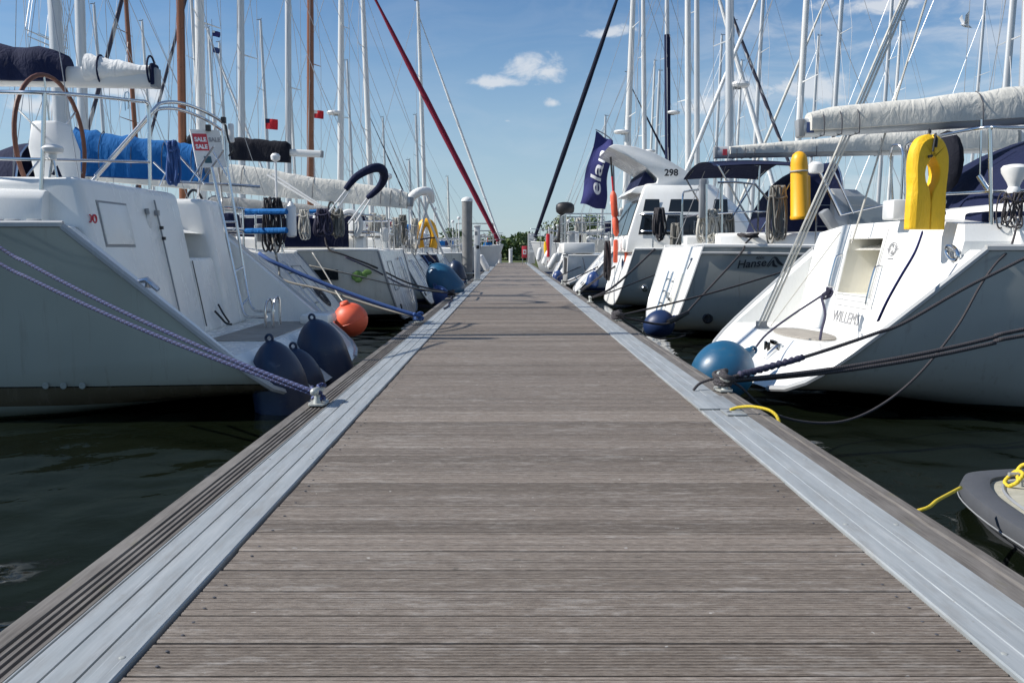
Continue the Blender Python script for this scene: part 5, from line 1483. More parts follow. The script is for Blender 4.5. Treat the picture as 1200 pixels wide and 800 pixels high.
def pilothouse():
    b = Boat('workboat', 'square grey sterned pilothouse boat with white bulwark ledge and crowded rails', 'motor boat', None, 'R', 31.4, 2.0, L=8.5, B=1.6, Bs=1.5, F=1.15, Fb=1.6, slope=.03, zb=.05)
    b.hull('hull_w', 22); b.transom('gel_grey'); b.deck()
    mb = MB(); mb.box((.42, 0, 1.42), (1.1, 3.0, .38)); bw = b.part(mb, 'bulwark', 'gel', bevel=.04)
    mb = MB(); mb.add([(-.012, -.9, .5), (-.012, .2, .5), (-.012, .2, 1.1), (-.012, -.9, 1.1)], [(0, 1, 2, 3)]); b.part(mb, 'stern_door', 'dark', smooth=False)
    for dx in (0, .5): pass
    for sg in (1, -1):
        mb = MB()
        for z in (1.95, 2.3, 2.6): mb.tube([(-.05, 0, z), (-.05, sg * 1.45, z), (1.6, sg * 1.45, z)], .022, 6)
        for x, y in ((-.05, .0), (-.05, .5), (-.05, 1.0), (-.05, 1.45), (.5, 1.45), (1.05, 1.45), (1.6, 1.45)): mb.tube([(x, sg * y, 1.55), (x, sg * y, 2.62)], .02, 6)
        b.part(mb, 'rail', 'steel')
    mb = MB(); mb.loft([[V((x0, w, z)), V((x1, w * .9, z)), V((x1, -w * .9, z)), V((x0, -w, z))] for z, x0, x1, w in ((1.1, 2.2, 5.4, 1.25), (2.2, 2.3, 5.1, 1.15), (2.95, 2.5, 4.7, 1.05), (3.05, 2.3, 4.9, 1.15))])
    c = b.part(mb, 'pilothouse', 'gel', bevel=.04)
    for sg in (1, -1):
        mb = MB(); mb.add([(2.6, sg * 1.165, 2.25), (4.6, sg * 1.08, 2.25), (4.4, sg * 1.06, 2.85), (2.7, sg * 1.09, 2.85)], [(0, 1, 2, 3)]); b.part(mb, 'window', 'glass', c, smooth=False)
    for k in range(4):
        mb = MB(); mb.box((.15 + .2 * k, -1.2 + .75 * k, 1.8), (.25, .4, .42)); b.part(mb, 'deck_locker', ['gel_grey', 'white', 'dark', 'gel_cream'][k], bevel=.03)
    return b
PH = pilothouse()

def far_cruiser():
    b = Boat('motor_cruiser', 'small white cabin cruiser with rounded top behind the grey pile', 'motor boat', None, 'L', 31.0, 2.2, L=8, B=1.45, Bs=1.3, F=1.1, Fb=1.5, slope=.1, zb=.05)
    b.hull('hull_w', 20); b.transom('gel'); b.deck()
    mb = MB(); mb.loft([[V((x0, w, z)), V((x1, w * .8, z)), V((x1, -w * .8, z)), V((x0, -w, z))] for z, x0, x1, w in ((1.05, 1.2, 5.5, 1.15), (1.7, 1.3, 5.0, 1.1), (2.3, 1.5, 4.0, .98), (2.42, 1.1, 4.1, 1.05))])
    c = b.part(mb, 'cabin', 'gel', bevel=.05)
    for sg in (1, -1):
        mb = MB(); mb.add([(1.5, sg * 1.115, 1.72), (4.6, sg * .99, 1.72), (3.95, sg * .93, 2.25), (1.6, sg * 1.005, 2.25)], [(0, 1, 2, 3)]); b.part(mb, 'window', 'glass', c, smooth=False)
    return b
# boats of the next pontoons, seen between and above the near ones
def distant(label, x, y, hdg, L, mh, mat, cover, hull='hull_w', furl=None):
    b = Boat('sailing_yacht', label, 'sailing yacht', 'yachts on the neighbouring jetties', 'R', y, x, L=L, B=1.65, Bs=1.3, F=1.2, Fb=1.5, slope=.3, zb=.08)
    b.root.rotation_euler.z = hdg
    b.hull(hull, 18); b.transom('gel'); b.deck(n=14); b.cabin()
    b.mast(L * .56, mh, .12, mat, wr=.009, furl=furl)
    b.boom((L * .56 - 3.8, 0, 2.4), (L * .56 - .15, 0, 2.6), cover=cover, seed=int(x * 7), ties=False)
    b.pushpit(r=.02)
    return b
distant('yacht behind the left row with a thick grey mast near the left frame edge', -20.2, 27.5, 0.0, 11, 15, 'alu', 'navy')
distant('yacht behind the left row with a slim grey mast beside the thick one', -18.9, 25.0, 0.0, 11, 14, 'alu', 'cream')
distant('yacht behind the left row with brown mast and pale cover', -24.5, 43.0, 0.0, 11, 15, 'mast_wood', 'cream', 'hull_navy')
distant('yacht behind the left row with white mast close to the twin masts', -24.5, 52.0, 0.0, 11, 16, 'alu_white', 'blue', furl='white_cloth')
distant('distant left yacht with mast showing beside the navy hoop', -15.0, 63.0, 0.0, 9, 11, 'alu', 'grey_cloth')
distant('distant left yacht with short mast over the yellow bag', -12.2, 68.0, 0.0, 8, 7, 'alu', 'navy')
distant('yacht behind the right row with pale mast and raked white headsail', 17.0, 33.0, math.pi, 11, 15, 'alu_white', 'cream', furl='white_cloth')
distant('yacht behind the right row with slender mast above the cream boom', 22.0, 43.0, math.pi, 11, 15, 'alu', 'navy', furl='cream')
distant('yacht behind the right row with grey mast near the gull', 23.6, 30.0, math.pi, 12, 17, 'alu', 'cream')
distant('yacht behind the right row with white mast above the wheelhouse', 20.5, 58.0, math.pi, 11, 15, 'alu_white', 'blue')
distant('yacht behind the right row with thin mast close to the navy sleeve', 16.2, 64.0, math.pi, 10, 13, 'alu', 'grey_cloth')

rr = random.Random(77)
for side, x, y, lab, mat, h in [
        (-1, 23.0, 34.0, 'slim masted yacht behind the left row between wood and white masts', 'alu', 16), (-1, 26.0, 60.0, 'remote yacht far behind the varnished mast', 'alu_white', 15),
        (-1, 22.0, 72.0, 'remote yacht behind the black sail cover', 'alu', 14), (-1, 18.5, 80.0, 'remote yacht beyond the white radar mast', 'alu_white', 13),
        (-1, 14.0, 78.0, 'remote yacht by the burgundy headsail', 'alu', 12), (-1, 30.0, 47.0, 'remote yacht behind the blue sail cover', 'alu', 16),
        (1, 19.0, 47.0, 'remote yacht behind the swept hardtop', 'alu', 15), (1, 24.0, 70.0, 'remote yacht beyond the cruiser awning', 'alu_white', 15),
        (1, 28.0, 52.0, 'remote yacht behind the yellow canister', 'alu', 16), (1, 33.0, 62.0, 'remote yacht far beyond the cream boom', 'alu_white', 16),
        (1, 13.5, 72.0, 'remote yacht beside the navy banner', 'alu', 11)]:
    distant(lab, side * x, y, 0.0 if side < 0 else math.pi, 10.5, h, mat, rr.choice(('navy', 'cream', 'blue', 'grey_cloth')), furl=rr.choice((None, None, None, 'furl_mottled')))
for px, y, lab, mat, h in [(135, 58, 'remote yacht past the white sail end of the near boom', 'alu', 16), (188, 66, 'remote yacht past the steel arch', 'alu_white', 17), (274, 64, 'remote yacht past the sale board', 'alu', 15),
        (322, 58, 'remote yacht past the red ensign', 'alu', 15), (352, 74, 'remote yacht past the varnished far mast', 'alu_white', 16), (418, 70, 'remote yacht past the navy hoop', 'alu', 15), (456, 86, 'remote yacht past the burgundy sail', 'alu', 13), (528, 95, 'remote yacht past the grey pile', 'alu_white', 8),
        (757, 84, 'remote yacht past the hardtop tip', 'alu_white', 18), (832, 66, 'remote yacht past the awning edge', 'alu', 16), 
        (942, 62, 'remote yacht past the right boom end', 'alu', 15), (1128, 60, 'remote yacht past the gull', 'alu', 17)]:
    xm = (px - 597.6) / 1000 * y
    distant(lab, xm - 5.9 if px < 597 else xm + 5.9, y, 0.0 if px < 597 else math.pi, 10.5, h, mat, rr.choice(('navy', 'cream', 'blue', 'grey_cloth')), furl=None)

# ------------------------------------------------------------------ fenders and buoys
pear_fender(PX(316, 399, 7.1), .92, .25, 'fender_blue', 'large dark blue fender at the near left stern, closest to the cleat', (R(6), R(-9)))
pear_fender(PX(344, 408, 7.75), .80, .22, 'fender_blue', 'dark blue fender half hidden between two larger ones on the left', (R(4), R(-11)))
pear_fender(PX(366, 374, 8.55), .85, .27, 'fender_blue', 'dark blue fender against the far corner of the nearest left stern', (R(4), R(-14)))
pear_fender(PX(505, 310, 18.6), .95, .36, 'fender_teal', 'bright teal fender beside the left row of sterns', (R(0), R(-35)))
pear_fender(PX(532, 305, 27.0), .8, .28, 'fender_blue', 'dark blue fender at the foot of the grey pile', (0, R(-12)))
pear_fender(PX(510, 335, 17.6), .65, .2, 'fender_mid', 'small bright blue fender low by the third left cleat', (0, R(-30)))
def round_fender(c, r, M_, mat, label, eye):
    root = empty('fender', c); tag(root, label, 'fender', 'blue fenders between boats and jetty')
    mb = MB(); prof = []
    for i in range(29):
        a = math.pi * i / 28; prof.append((r * math.sin(a) * (1 - .10 * math.cos(a)), -r * 1.12 * math.cos(a)))
    prof = prof[:-2] + [(.055, r * 1.16), (.045, r * 1.30), (.03, r * 1.36)]
    mb.lathe(prof, M_, 32); mb.build('body', M[mat], root, angle=70)
    mb = MB(); q = M_ @ V((0, 0, r * 1.4)); mb.tube([M_ @ V((.03 * math.cos(a), 0, r * 1.38 + .03 * math.sin(a))) for a in [2 * math.pi * k / 14 for k in range(14)]], .012, 8, closed=True); mb.build('eye', M[mat], root)
    return M_ @ V((0, 0, r * 1.42)) + V(c)
RF = round_fender(PX(845, 436, 7.55), .265, Matrix.Rotation(R(58), 4, 'Y') @ Matrix.Rotation(R(-12), 4, 'X'), 'fender_teal', 'big round blue fender between the near right stern and the jetty', None)
round_fender(PX(772, 380, 12.0), .20, Matrix.Rotation(R(70), 4, 'Y'), 'fender_dark', 'dark blue fender under black ropes at the second right stern', None)
pear_fender(PX(697, 318, 22.5), .45, .17, 'fender_mid', 'little blue fender on a white stern beyond the cruiser', (0, R(12)))
pear_fender(PX(655, 317, 30.5), .5, .2, 'fender_mid', 'little blue fender beneath the pilothouse boat', (0, R(10)))
def white_fender(c, tilt, i, lab):
    root = empty('fender', c); tag(root, lab, 'fender', 'white cylinder fenders on the far boats')
    mb = MB(); mb.lathe([(.02, .36), (.05, .33), (.11, .28), (.12, .2), (.12, -.2), (.11, -.28), (.05, -.33), (.02, -.36)], Matrix.Rotation(tilt, 4, 'Y'), 14); mb.build('body', M['white'], root)
    mb = MB(); mb.tube([Matrix.Rotation(tilt, 4, 'Y') @ V((0, 0, .34)), V((.2 * math.sin(tilt), 0, .75))], .012, 6); mb.build('lanyard', M['wire_dark'], root)
for i, (px, py, Y, t, lab) in enumerate([(648, 306, 33.5, .5, 'white fender hanging under the outboard on the right'), (655, 298, 35.0, .3, 'white fender just above the lower one on the right'),
        (640, 302, 37.5, .4, 'white fender halfway to the far right end'), (632, 298, 43.0, .2, 'white fender on the bow of the black sailed yacht'),
        (676, 328, 28.5, 1.2, 'white fender lying along the jetty by the scoop stern'), (567, 308, 32.0, -.5, 'white fender behind the white service post')]):
    white_fender(PX(px, py, Y), t, i, lab)
# orange ball buoy on the second left stern
def orange_buoy():
    c = PX(411, 374.5, 10.7); root = empty('buoy', c); tag(root, 'round orange ball buoy hanging at the second left stern', 'buoy')
    mb = MB(); r = .215; Mx = Matrix.Rotation(R(-18), 4, 'Y') @ Matrix.Rotation(R(12), 4, 'X')
    mb.lathe([(r * math.sin(math.pi * i / 28), -r * math.cos(math.pi * i / 28)) for i in range(27)] + [(.06, r * 1.02), (.05, r * 1.14), (.03, r * 1.16)], Mx, 32); mb.build('body', M['orange'], root, angle=70)
    mb = MB(); mb.tube([Mx @ V((math.cos(a) * r * .995, math.sin(a) * r * .995, 0)) for a in [2 * math.pi * k / 40 for k in range(40)]], .006, 6, closed=True); mb.build('seam', M['orange'], root)
    rope([c + Mx @ V((0, 0, r * 1.1)), PX(396, 345, 11.1), PX(380, 318, 11.3), PX(366, 296, 11.4)], .009, 'r_white', 'white line holding the orange buoy', 'mooring lines', 7, 4)
orange_buoy()

# ------------------------------------------------------------------ mooring lines
cl = {k: V(o.location) for k, o in CL.items()}
def up(k, h=.07): return cl[k] + V((0, 0, h))
e1, e2 = PX(-170, 248, 6.3), PX(-170, 190, 6.3)
rope(sag(up('L1', .065), PX(0, 290, 6.2), .055, 10)[:-1] + [PX(0, 290, 6.2), PX(-120, 205, 6.35)], .0135, 'r_navy', 'upper navy and white flecked line from the left cleat', n=10)
rope(sag(up('L1', .05) + V((-.02, .03, 0)), PX(0, 309, 6.1), .045, 10)[:-1] + [PX(0, 309, 6.1), PX(-120, 240, 6.35)], .0135, 'r_navy', 'lower navy and white flecked line from the left cleat', n=10)
wrap(cl['L1'], 'r_navy', .0125, 'navy flecked turns round the near left cleat', 2, .032, 1, .035)
r1 = up('R1', .07)
rope(sag(r1, PX(1060, 378, 5.9), .02, 6)[:-1] + [PX(1060, 378, 5.9), PX(1130, 338, 6.05), PX(1200, 303, 6.2), PX(1420, 190, 6.5)], .0125, 'r_black', 'upper black line from the right cleat up to the yacht rail', k=6)
mb_pts = [r1.lerp(PX(1060, 378, 5.9), .08), r1.lerp(PX(1060, 378, 5.9), .42)]
mb = MB(); pts = [mb_pts[0].lerp(mb_pts[1], i / 30) - V((0, 0, .08 * (i / 30 * .42) * (1 - i / 30 * .42) * 4 * .25 + .0)) + V((.004 * math.sin(i * 1.9), 0, .004 * math.cos(i * 2.3))) for i in range(31)]
mb.tube(pts, [.021 + .004 * math.sin(i * 2.1) for i in range(31)], 9)
tag(mb.build('chafe_sleeve', M['r_dnavy'], angle=180), 'dark chafe wrapping round the upper black line', 'rope wrap')
rope(sag(r1 + V((.02, .02, -.01)), PX(1200, 386, 6.0), .05, 10)[:-1] + [PX(1200, 386, 6.0), PX(1500, 330, 6.4)], .0145, 'r_black', 'middle thick black line running right from the cleat', k=5)
rope(sag(r1 + V((.0, .06, -.02)), PX(1200, 393, 5.9), .055, 10)[:-1] + [PX(1200, 393, 5.9), PX(1500, 345, 6.3)], .0145, 'r_black', 'lowest thick black line running right from the cleat', k=5)
rope([cl['R1'] + V((-.20, -.05, .012)), cl['R1'] + V((-.14, .0, .05)), cl['R1'] + V((-.02, .01, .075)), cl['R1'] + V((.10, -.02, .03)), PX(895, 478, 5.45), PX(935, 493, 5.7), PX(985, 494, 5.9), PX(1030, 476, 6.1), PX(1075, 440, 6.25), PX(1120, 385, 6.35), PX(1148, 336, 6.4), PX(1166, 310, 6.45), PX(1184, 290, 6.6), PX(1192, 262, 6.75)],
     .009, 'r_black', 'thin black line drooping to the water and up to the rail coil', k=6)
wrap(cl['R1'], 'r_black', .014, 'black turns made fast round the near right cleat', 4, .05, 2, .04)
rope([RF, PX(899, 391, 7.9), PX(930, 368, 8.1), PX(962, 347, 8.3), W_ if False else PX(974, 338, 8.4)], .010, 'r_dnavy', 'dark line from the big blue fender to the stern handrail', k=5)
mb = MB(); kr = random.Random(4); p0 = PX(966, 344, 8.28)
mb.tube(spline([p0 + V((kr.uniform(-.05, .08), kr.uniform(-.05, .05), kr.uniform(-.06, .07))) for _ in range(16)], 4), .013, 7)
mb.tube(spline([PX(963, 350, 8.2), PX(967, 368, 8.05), PX(963, 386, 7.95), PX(961, 398, 7.9)], 6), .013, 7)
tag(mb.build('rope_knot', M['r_dnavy'], angle=180), 'dark blue knot with a hanging end on the white stern', 'rope')
mb = MB(); pts = spline([PX(1081, 272, 6.72), PX(1072, 296, 6.6), PX(1055, 325, 6.5), PX(1040, 352, 6.5), PX(1029, 376, 6.6)], 6); mb.tube(pts, .018, 8, sx=.35)
tag(mb.build('webbing_strap', M['flag_navy'], angle=180), 'blue webbing strap hanging from the yellow lifebuoy', 'strap')
# yellow line: jetty plate, over the edge, to the dinghy
rope([V((1.22, 4.66, .02)), V((1.27, 4.66, .035)), V((1.34, 4.62, .045)), V((1.42, 4.56, .03)), V((1.452, 4.52, -.03)), V((1.46, 4.50, -.2)), V((1.47, 4.4, -.40))], .009, 'r_yellow', 'short yellow line from the metal plate over the jetty edge', k=6)
rope([V((1.44, 3.55, -.25)), PX(1076, 598, 3.45), PX(1100, 585, 3.6), PX(1126, 571, 3.82)], .008, 'r_yellow', 'yellow line rising from the jetty side to the dinghy bow', k=6)
# second right boat
r2 = up('R2', .06)
rope([r2, PX(775, 380, 11.5), PX(800, 371, 11.8), PX(812, 358, 12.0), PX(838, 330, 12.3), PX(868, 297, 12.6), PX(874, 285, 12.75), PX(884, 276, 12.8)], .014, 'r_black', 'black line slanting up across the lettered hull', k=5)
rope(sag(r2, PX(915, 319, 12.3), .03, 10) + [PX(1000, 290, 12.6)], .013, 'r_black', 'black line running low across the lettered hull', k=4)
mb = MB(); mb.tube([PX(783, 377, 11.6), PX(806, 366, 11.85)], .032, 9); tag(mb.build('chafe_sleeve', M['black']), 'black hose guard on a line by the second right cleat', 'rope wrap')
wrap(cl['R2'], 'r_black', .016, 'black tangle of turns on the second right cleat', 6, .07, 5, .03)
rope([r2, PX(760, 393, 11.2), PX(785, 397, 11.6), PX(803, 393, 12.6)], .010, 'r_black', 'black line drooping below the second right fender', k=6)
def knotpile(c, mat, lab, r=.012, s=.10, seed=0):
    q = random.Random(seed); mb = MB(); pts = []
    for i in range(26): pts.append(V(c) + V((s * math.cos(i * 1.1) * q.uniform(.5, 1), s * 1.3 * math.sin(i * 1.1) * q.uniform(.5, 1), s * .35 * q.random())))
    mb.tube(spline(pts, 4), r, 7); return tag(mb.build('rope_coil', M[mat], angle=180), lab, 'rope coil', 'rope coils lying on decks')
knotpile(PX(876, 278, 12.85), 'r_black', 'black rope heap on the deck edge above the wave emblem', .016, .16, 3)
# third right boat and beyond
r3, r4 = up('R3'), up('R4')
rope([r3 + V((0, -2.2, 0)), PX(716, 338, 16.6), PX(744, 314, 18), PX(767, 292, 19.3)], .022, 'r_black', 'thick black line climbing the cruiser stern', k=5)
rope([r3 + V((0, -2.2, 0)), PX(716, 342, 16.6), PX(757, 326, 18.2), PX(800, 310, 19.2)], .014, 'r_black', 'thinner black line crossing the cruiser hull', k=5)
cleat(1.38, 14.7, 'small grey cleat where the cruiser lines come ashore')
rope([r3, PX(690, 334, 19.6), PX(715, 316, 21.5), PX(733, 304, 22.5)], .025, 'r_black', 'black line with thick eye beyond the cruiser', k=5)
rope([r4, PX(668, 329, 23.5), PX(690, 318, 25), PX(704, 311, 26)], .018, 'r_black', 'dark line low across the rounded white stern', k=5)
rope([r4 + V((0, 2.2, 0)), PX(655, 324, 27), PX(672, 316, 29), PX(690, 309, 31)], .018, 'r_black', 'dark line at the grey sterned workboat', k=5)
# left row
l2, l3 = up('L2', .08), up('L3', .06)
rope(sag(l2, PX(316, 305, 10.8), .04, 10) + [PX(304, 297, 10.9)], .026, 'r_blue', 'thick bright blue line to the left jetty cleat', k=4)
rope([l2 + V((0, .05, -.02)), PX(450, 362, 10.9), PX(380, 340, 11.3), PX(333, 328, 11.6), PX(326, 310, 11.8), PX(316, 262, 12.2)], .015, 'r_grey', 'dull grey line below the thick blue one', k=6)
wrap(cl['L2'], 'r_blue', .020, 'blue turns round the second left cleat', 3, .05, 6, .04)
rope([l3, PX(480, 332, 15.7), PX(440, 313, 15.0), PX(404, 299, 14.85), PX(384, 290, 14.9), PX(380, 262, 15.1)], .016, 'r_black', 'upper dark line from the third left yacht to its cleat', k=6)
rope([l3 + V((0, -.1, 0)), PX(478, 336, 15.6), PX(438, 316, 14.9), PX(404, 301, 14.8)], .014, 'r_dnavy', 'lower dark line from the third left yacht to its cleat', k=6)
rope([l3, PX(470, 335, 15.2), PX(400, 319, 14.6), PX(362, 311, 14.7)], .013, 'r_grey', 'pale grey line past the dark hull window', k=6)
rope([l3 + V((-.05, .1, 0)), PX(515, 338, 17.2), PX(490, 340, 18), PX(466, 322, 19.3), PX(449, 303, 19.6)], .013, 'r_blue', 'blue line sagging by the fourth left stern', k=6)
rope([l3 + V((.02, .0, -.05)), V((-1.10, 15.9, .02)), V((-1.02, 15.2, .02)), V((-1.03, 14.4, .02)), V((-.98, 13.6, .02)), V((-1.0, 12.9, .02))], .011, 'r_dnavy', 'loose dark rope tail lying along the left metal strip', k=6)
wrap(cl['L3'], 'r_black', .02, 'dark turns round the third left cleat', 4, .06, 8, .03)
l4 = up('L4')
rope([l4, PX(520, 330, 21.8), PX(505, 312, 21.4), PX(497, 300, 21.2)], .018, 'r_blue', 'blue line at the fourth left boat', k=5)
rope([l4, PX(526, 322, 23.5), PX(512, 308, 24.5), PX(500, 296, 25)], .018, 'r_black', 'black line just short of the service post', k=5)

# ------------------------------------------------------------------ rope coils and gear on the rails
coil(PX(319, 232, 12.1), .42, .75, 'r_black', 'black rope coil hung beside the sale board boat', 12, 1, .013)
coil(PX(378, 245, 14.6), .40, .45, 'r_dnavy', 'navy rope coil on the rail beside a grey coil', 14, 2, .014)
coil(PX(395, 245, 14.7), .34, .48, 'r_grey', 'grey rope coil touching the navy one on the rail', 10, 3, .013)
coil(PX(356, 246, 14.3), .26, .50, 'r_white', 'pale rope coil left of the navy coil', 8, 4, .011)
for i, (px, py, Y, h) in enumerate([(437, 250, 19.2, .75), (447, 252, 19.3, .62), (464, 255, 19.5, .8), (472, 252, 20.0, .75), (486, 256, 21.5, .9)]):
    coil(PX(px, py, Y), .3, h, ['r_white', 'r_white', 'r_white', 'r_grey', 'r_white'][i], ['pale coil, first of five on the far left rails', 'pale coil, second of five on the far left rails', 'pale coil, third of five on the far left rails', 'grey coil, fourth of five on the far left rails', 'pale coil, fifth of five on the far left rails'][i], 7, 10 + i, .012)
coil(PX(833, 246, 13.3), .62, .52, 'r_white', 'fat cream rope coil on the lettered boat rail', 16, 21, .016)
coil(PX(853, 250, 13.3), .28, .45, 'r_grey', 'slim grey coil beside the fat cream one', 8, 22, .014)
coil(PX(912, 218, 12.85), .42, .85, 'r_grey', 'long grey green coil hanging under the yellow canister', 13, 23, .014)
coil(PX(1188, 226, 6.8), .30, .28, 'r_black', 'black line coil under the white mushroom antenna', 8, 24, .0065)
coil(PX(203, 166, 9.6), .16, .46, 'r_blue', 'blue rope hank tied over the boat arch rail', 6, 25, .017)
coil(PX(773, 244, 18.9), .35, .7, 'r_black', 'black coil in front of the wheelhouse window', 10, 26, .02)
coil(PX(712, 283, 20.5), .22, .9, 'r_black', 'black coil hanging beside the orange danbuoy', 9, 27, .02)
coil(PX(792, 262, 16.4), .3, 1.35, 'r_grey', 'long dark hanging line bundle at the second right stern', 8, 28, .018)
coil(PX(680, 256, 31.2), .5, .6, 'r_white', 'pale rope heap on the grey workboat rail', 9, 29, .02)
mb = MB(); mb.lathe([(.04, .0), (.07, .02), (.07, .42), (.04, .46), (.02, .5)], Matrix.Translation(PX(342, 278, 12.2)), 14)
tag(mb.build('gas_canister', M['white']), 'white upright canister on the second left boat rail', 'canister')

# yellow horseshoe lifebuoy on the near right rail
def lifebuoy():
    c = PX(1083, 269, 7.05); root = empty('lifebuoy', c, R(20)); tag(root, 'bright yellow horseshoe lifebuoy in its cover on the right rail', 'lifebuoy')
    # section centres from the left foot over the crown to the right foot, with half-widths
    ctr = [(-.094, .0, .0935), (-.094, .10, .0935), (-.094, .20, .0925), (-.098, .28, .083), (-.118, .36, .055), (-.127, .43, .050), (-.124, .50, .060), (-.104, .57, .082), (-.066, .63, .092), (0, .652, .094)]
    ctr = ctr + [(-x, z, w) for x, z, w in ctr[-2::-1]]
    n = len(ctr)
    for side, rng_, in (('a', range(0, n // 2 + 1)), ('b', range(n // 2, n))):
        secs = []
        idx = list(rng_); pts = [V((ctr[i][0], 0, ctr[i][1])) for i in idx]; ws = [ctr[i][2] for i in idx]
        fine = spline(pts, 4); fw = []
        for k in range(len(fine)):
            f = k / 4; i0 = min(int(f), len(ws) - 1); i1 = min(i0 + 1, len(ws) - 1); fw.append(lerp(ws[i0], ws[i1], f - i0))
        for k, p in enumerate(fine):
            t = (fine[min(k + 1, len(fine) - 1)] - fine[max(k - 1, 0)]).normalized(); nn = V((t.z, 0, -t.x)); w = fw[k] * .985; d = .062
            e = .014 if k not in (0, len(fine) - 1) else .0
            secs.append([p + nn * (w * a) + V((0, d * b, 0)) for a, b in ((-1, -.45), (-.62, -1), (.93, -1), (1, -.88), (1, .88), (.93, 1), (-.62, 1), (-1, .45))])
        mb = MB(); mb.loft(secs)
        mb.build('buoy_half', M['yellow'], root, bevel=.007, angle=50)
    mb = MB(); mb.tube([(0, -.078, .635), (0, -.082, .70), (-.02, -.07, .73)], .010, 6); mb.tube([(-.075, -.079, .56), (-.045, -.086, .565)], .012, 7); mb.tube([(-.012, -.08, .74), (-.035, -.08, .60)], .0085, 6); mb.build('zip', M['black'], root)
    for sx in (-1, 1):
        mb = MB(); mb.tube([(sx * .150, -.056, .02), (sx * .150, -.056, .24), (sx * .135, -.058, .30), (sx * .14, -.058, .40), (sx * .145, -.058, .47)], .0035, 5); mb.build('stitched_seam', M['yellow2'], root)
    for z in (.13, .22):
        mb = MB(); mb.lathe([(.020, 0), (.020, .008), (.010, .010), (.004, .004)], Matrix.Translation((.178, -.02, z)) @ Matrix.Rotation(R(90), 4, 'Y'), 14); mb.build('eyelet', M['galv'], root)
    mb = MB(); mb.tube(spline([(0, 0, .73), (.03, .03, .78), (.06, .05, .77), (.02, .03, .74)], 4), .012, 6); mb.build('hanging_strap', M['black'], root)
    root.scale = (1.0, 1.0, 1.03)
lifebuoy()
# yellow canister on the second right boat
def canister():
    c = PX(937, 257, 12.75); root = empty('danbuoy_canister', c, R(20)); root.rotation_euler = (0, R(-3), R(20)); tag(root, 'tall orange yellow danbuoy canister with domed top', 'danbuoy')
    mb = MB(); mb.lathe([(.125, 0), (.135, .02), (.135, .05), (.128, .06), (.122, .80), (.115, .88), (.09, .945), (.045, .98), (.001, .99)], None, 26); mb.build('shell', M['yellow2'], root, angle=35)
    mb = MB(); mb.box((.115, .02, .33), (.09, .16, .62)); mb.build('side_case', M['yellow2'], root, bevel=.02)
    mb = MB(); mb.tube([(.132 * math.cos(a), .132 * math.sin(a), .70) for a in [2 * math.pi * k / 26 for k in range(26)]], .012, 6, closed=True); mb.build('band', M['galv'], root)
canister()
# life-belt bag far down the left row
def bag():
    c = PX(500, 286, 22.5); root = empty('lifebuoy_bag', c); tag(root, 'yellow lifebuoy bag hung far along the left boats', 'lifebuoy')
    mb = MB(); mb.tube(spline([(-.16, 0, -.1), (-.2, 0, .2), (-.12, 0, .48), (0, 0, .56), (.12, 0, .48), (.2, 0, .2), (.16, 0, -.1)], 5), .11, 10); mb.build('cover', M['yellow2'], root)
    mb = MB(); mb.tube([(-.3, -.12, .1), (.3, -.12, .18)], .02, 6); mb.build('strap', M['black'], root)
bag()
# orange danbuoy with flag staff beside the banner
def danbuoy():
    c = PX(722, 272, 20.3); root = empty('danbuoy', c); tag(root, 'slim orange danbuoy with striped staff beside the navy banner', 'danbuoy')
    a = V((-.12, 0, 0))
    mb = MB(); mb.lathe([(.03, -.1), (.07, -.02), (.075, .30), (.05, .34), (.05, .36), (.078, .40), (.08, .85), (.05, .93), (.02, .96)], Matrix.Rotation(R(-5), 4, 'Y'), 16); mb.build('float', M['orange'], root)
    mb = MB(); mb.tube([Matrix.Rotation(R(-5), 4, 'Y') @ V((0, 0, z)) for z in (.9, 1.35)], .02, 8); mb.build('staff', M['red_cloth'], root)
    mb = MB(); mb.tube([Matrix.Rotation(R(-5), 4, 'Y') @ V((0, 0, z)) for z in (1.3, 1.75)], .022, 8); mb.build('staff', M['black'], root)
    for dx in (.0, .26):
        mb = MB(); mb.box((dx, .05, -.45), (.10, .10, .55)); mb.build('orange_pouch', M['orange'], root, bevel=.03)
danbuoy()
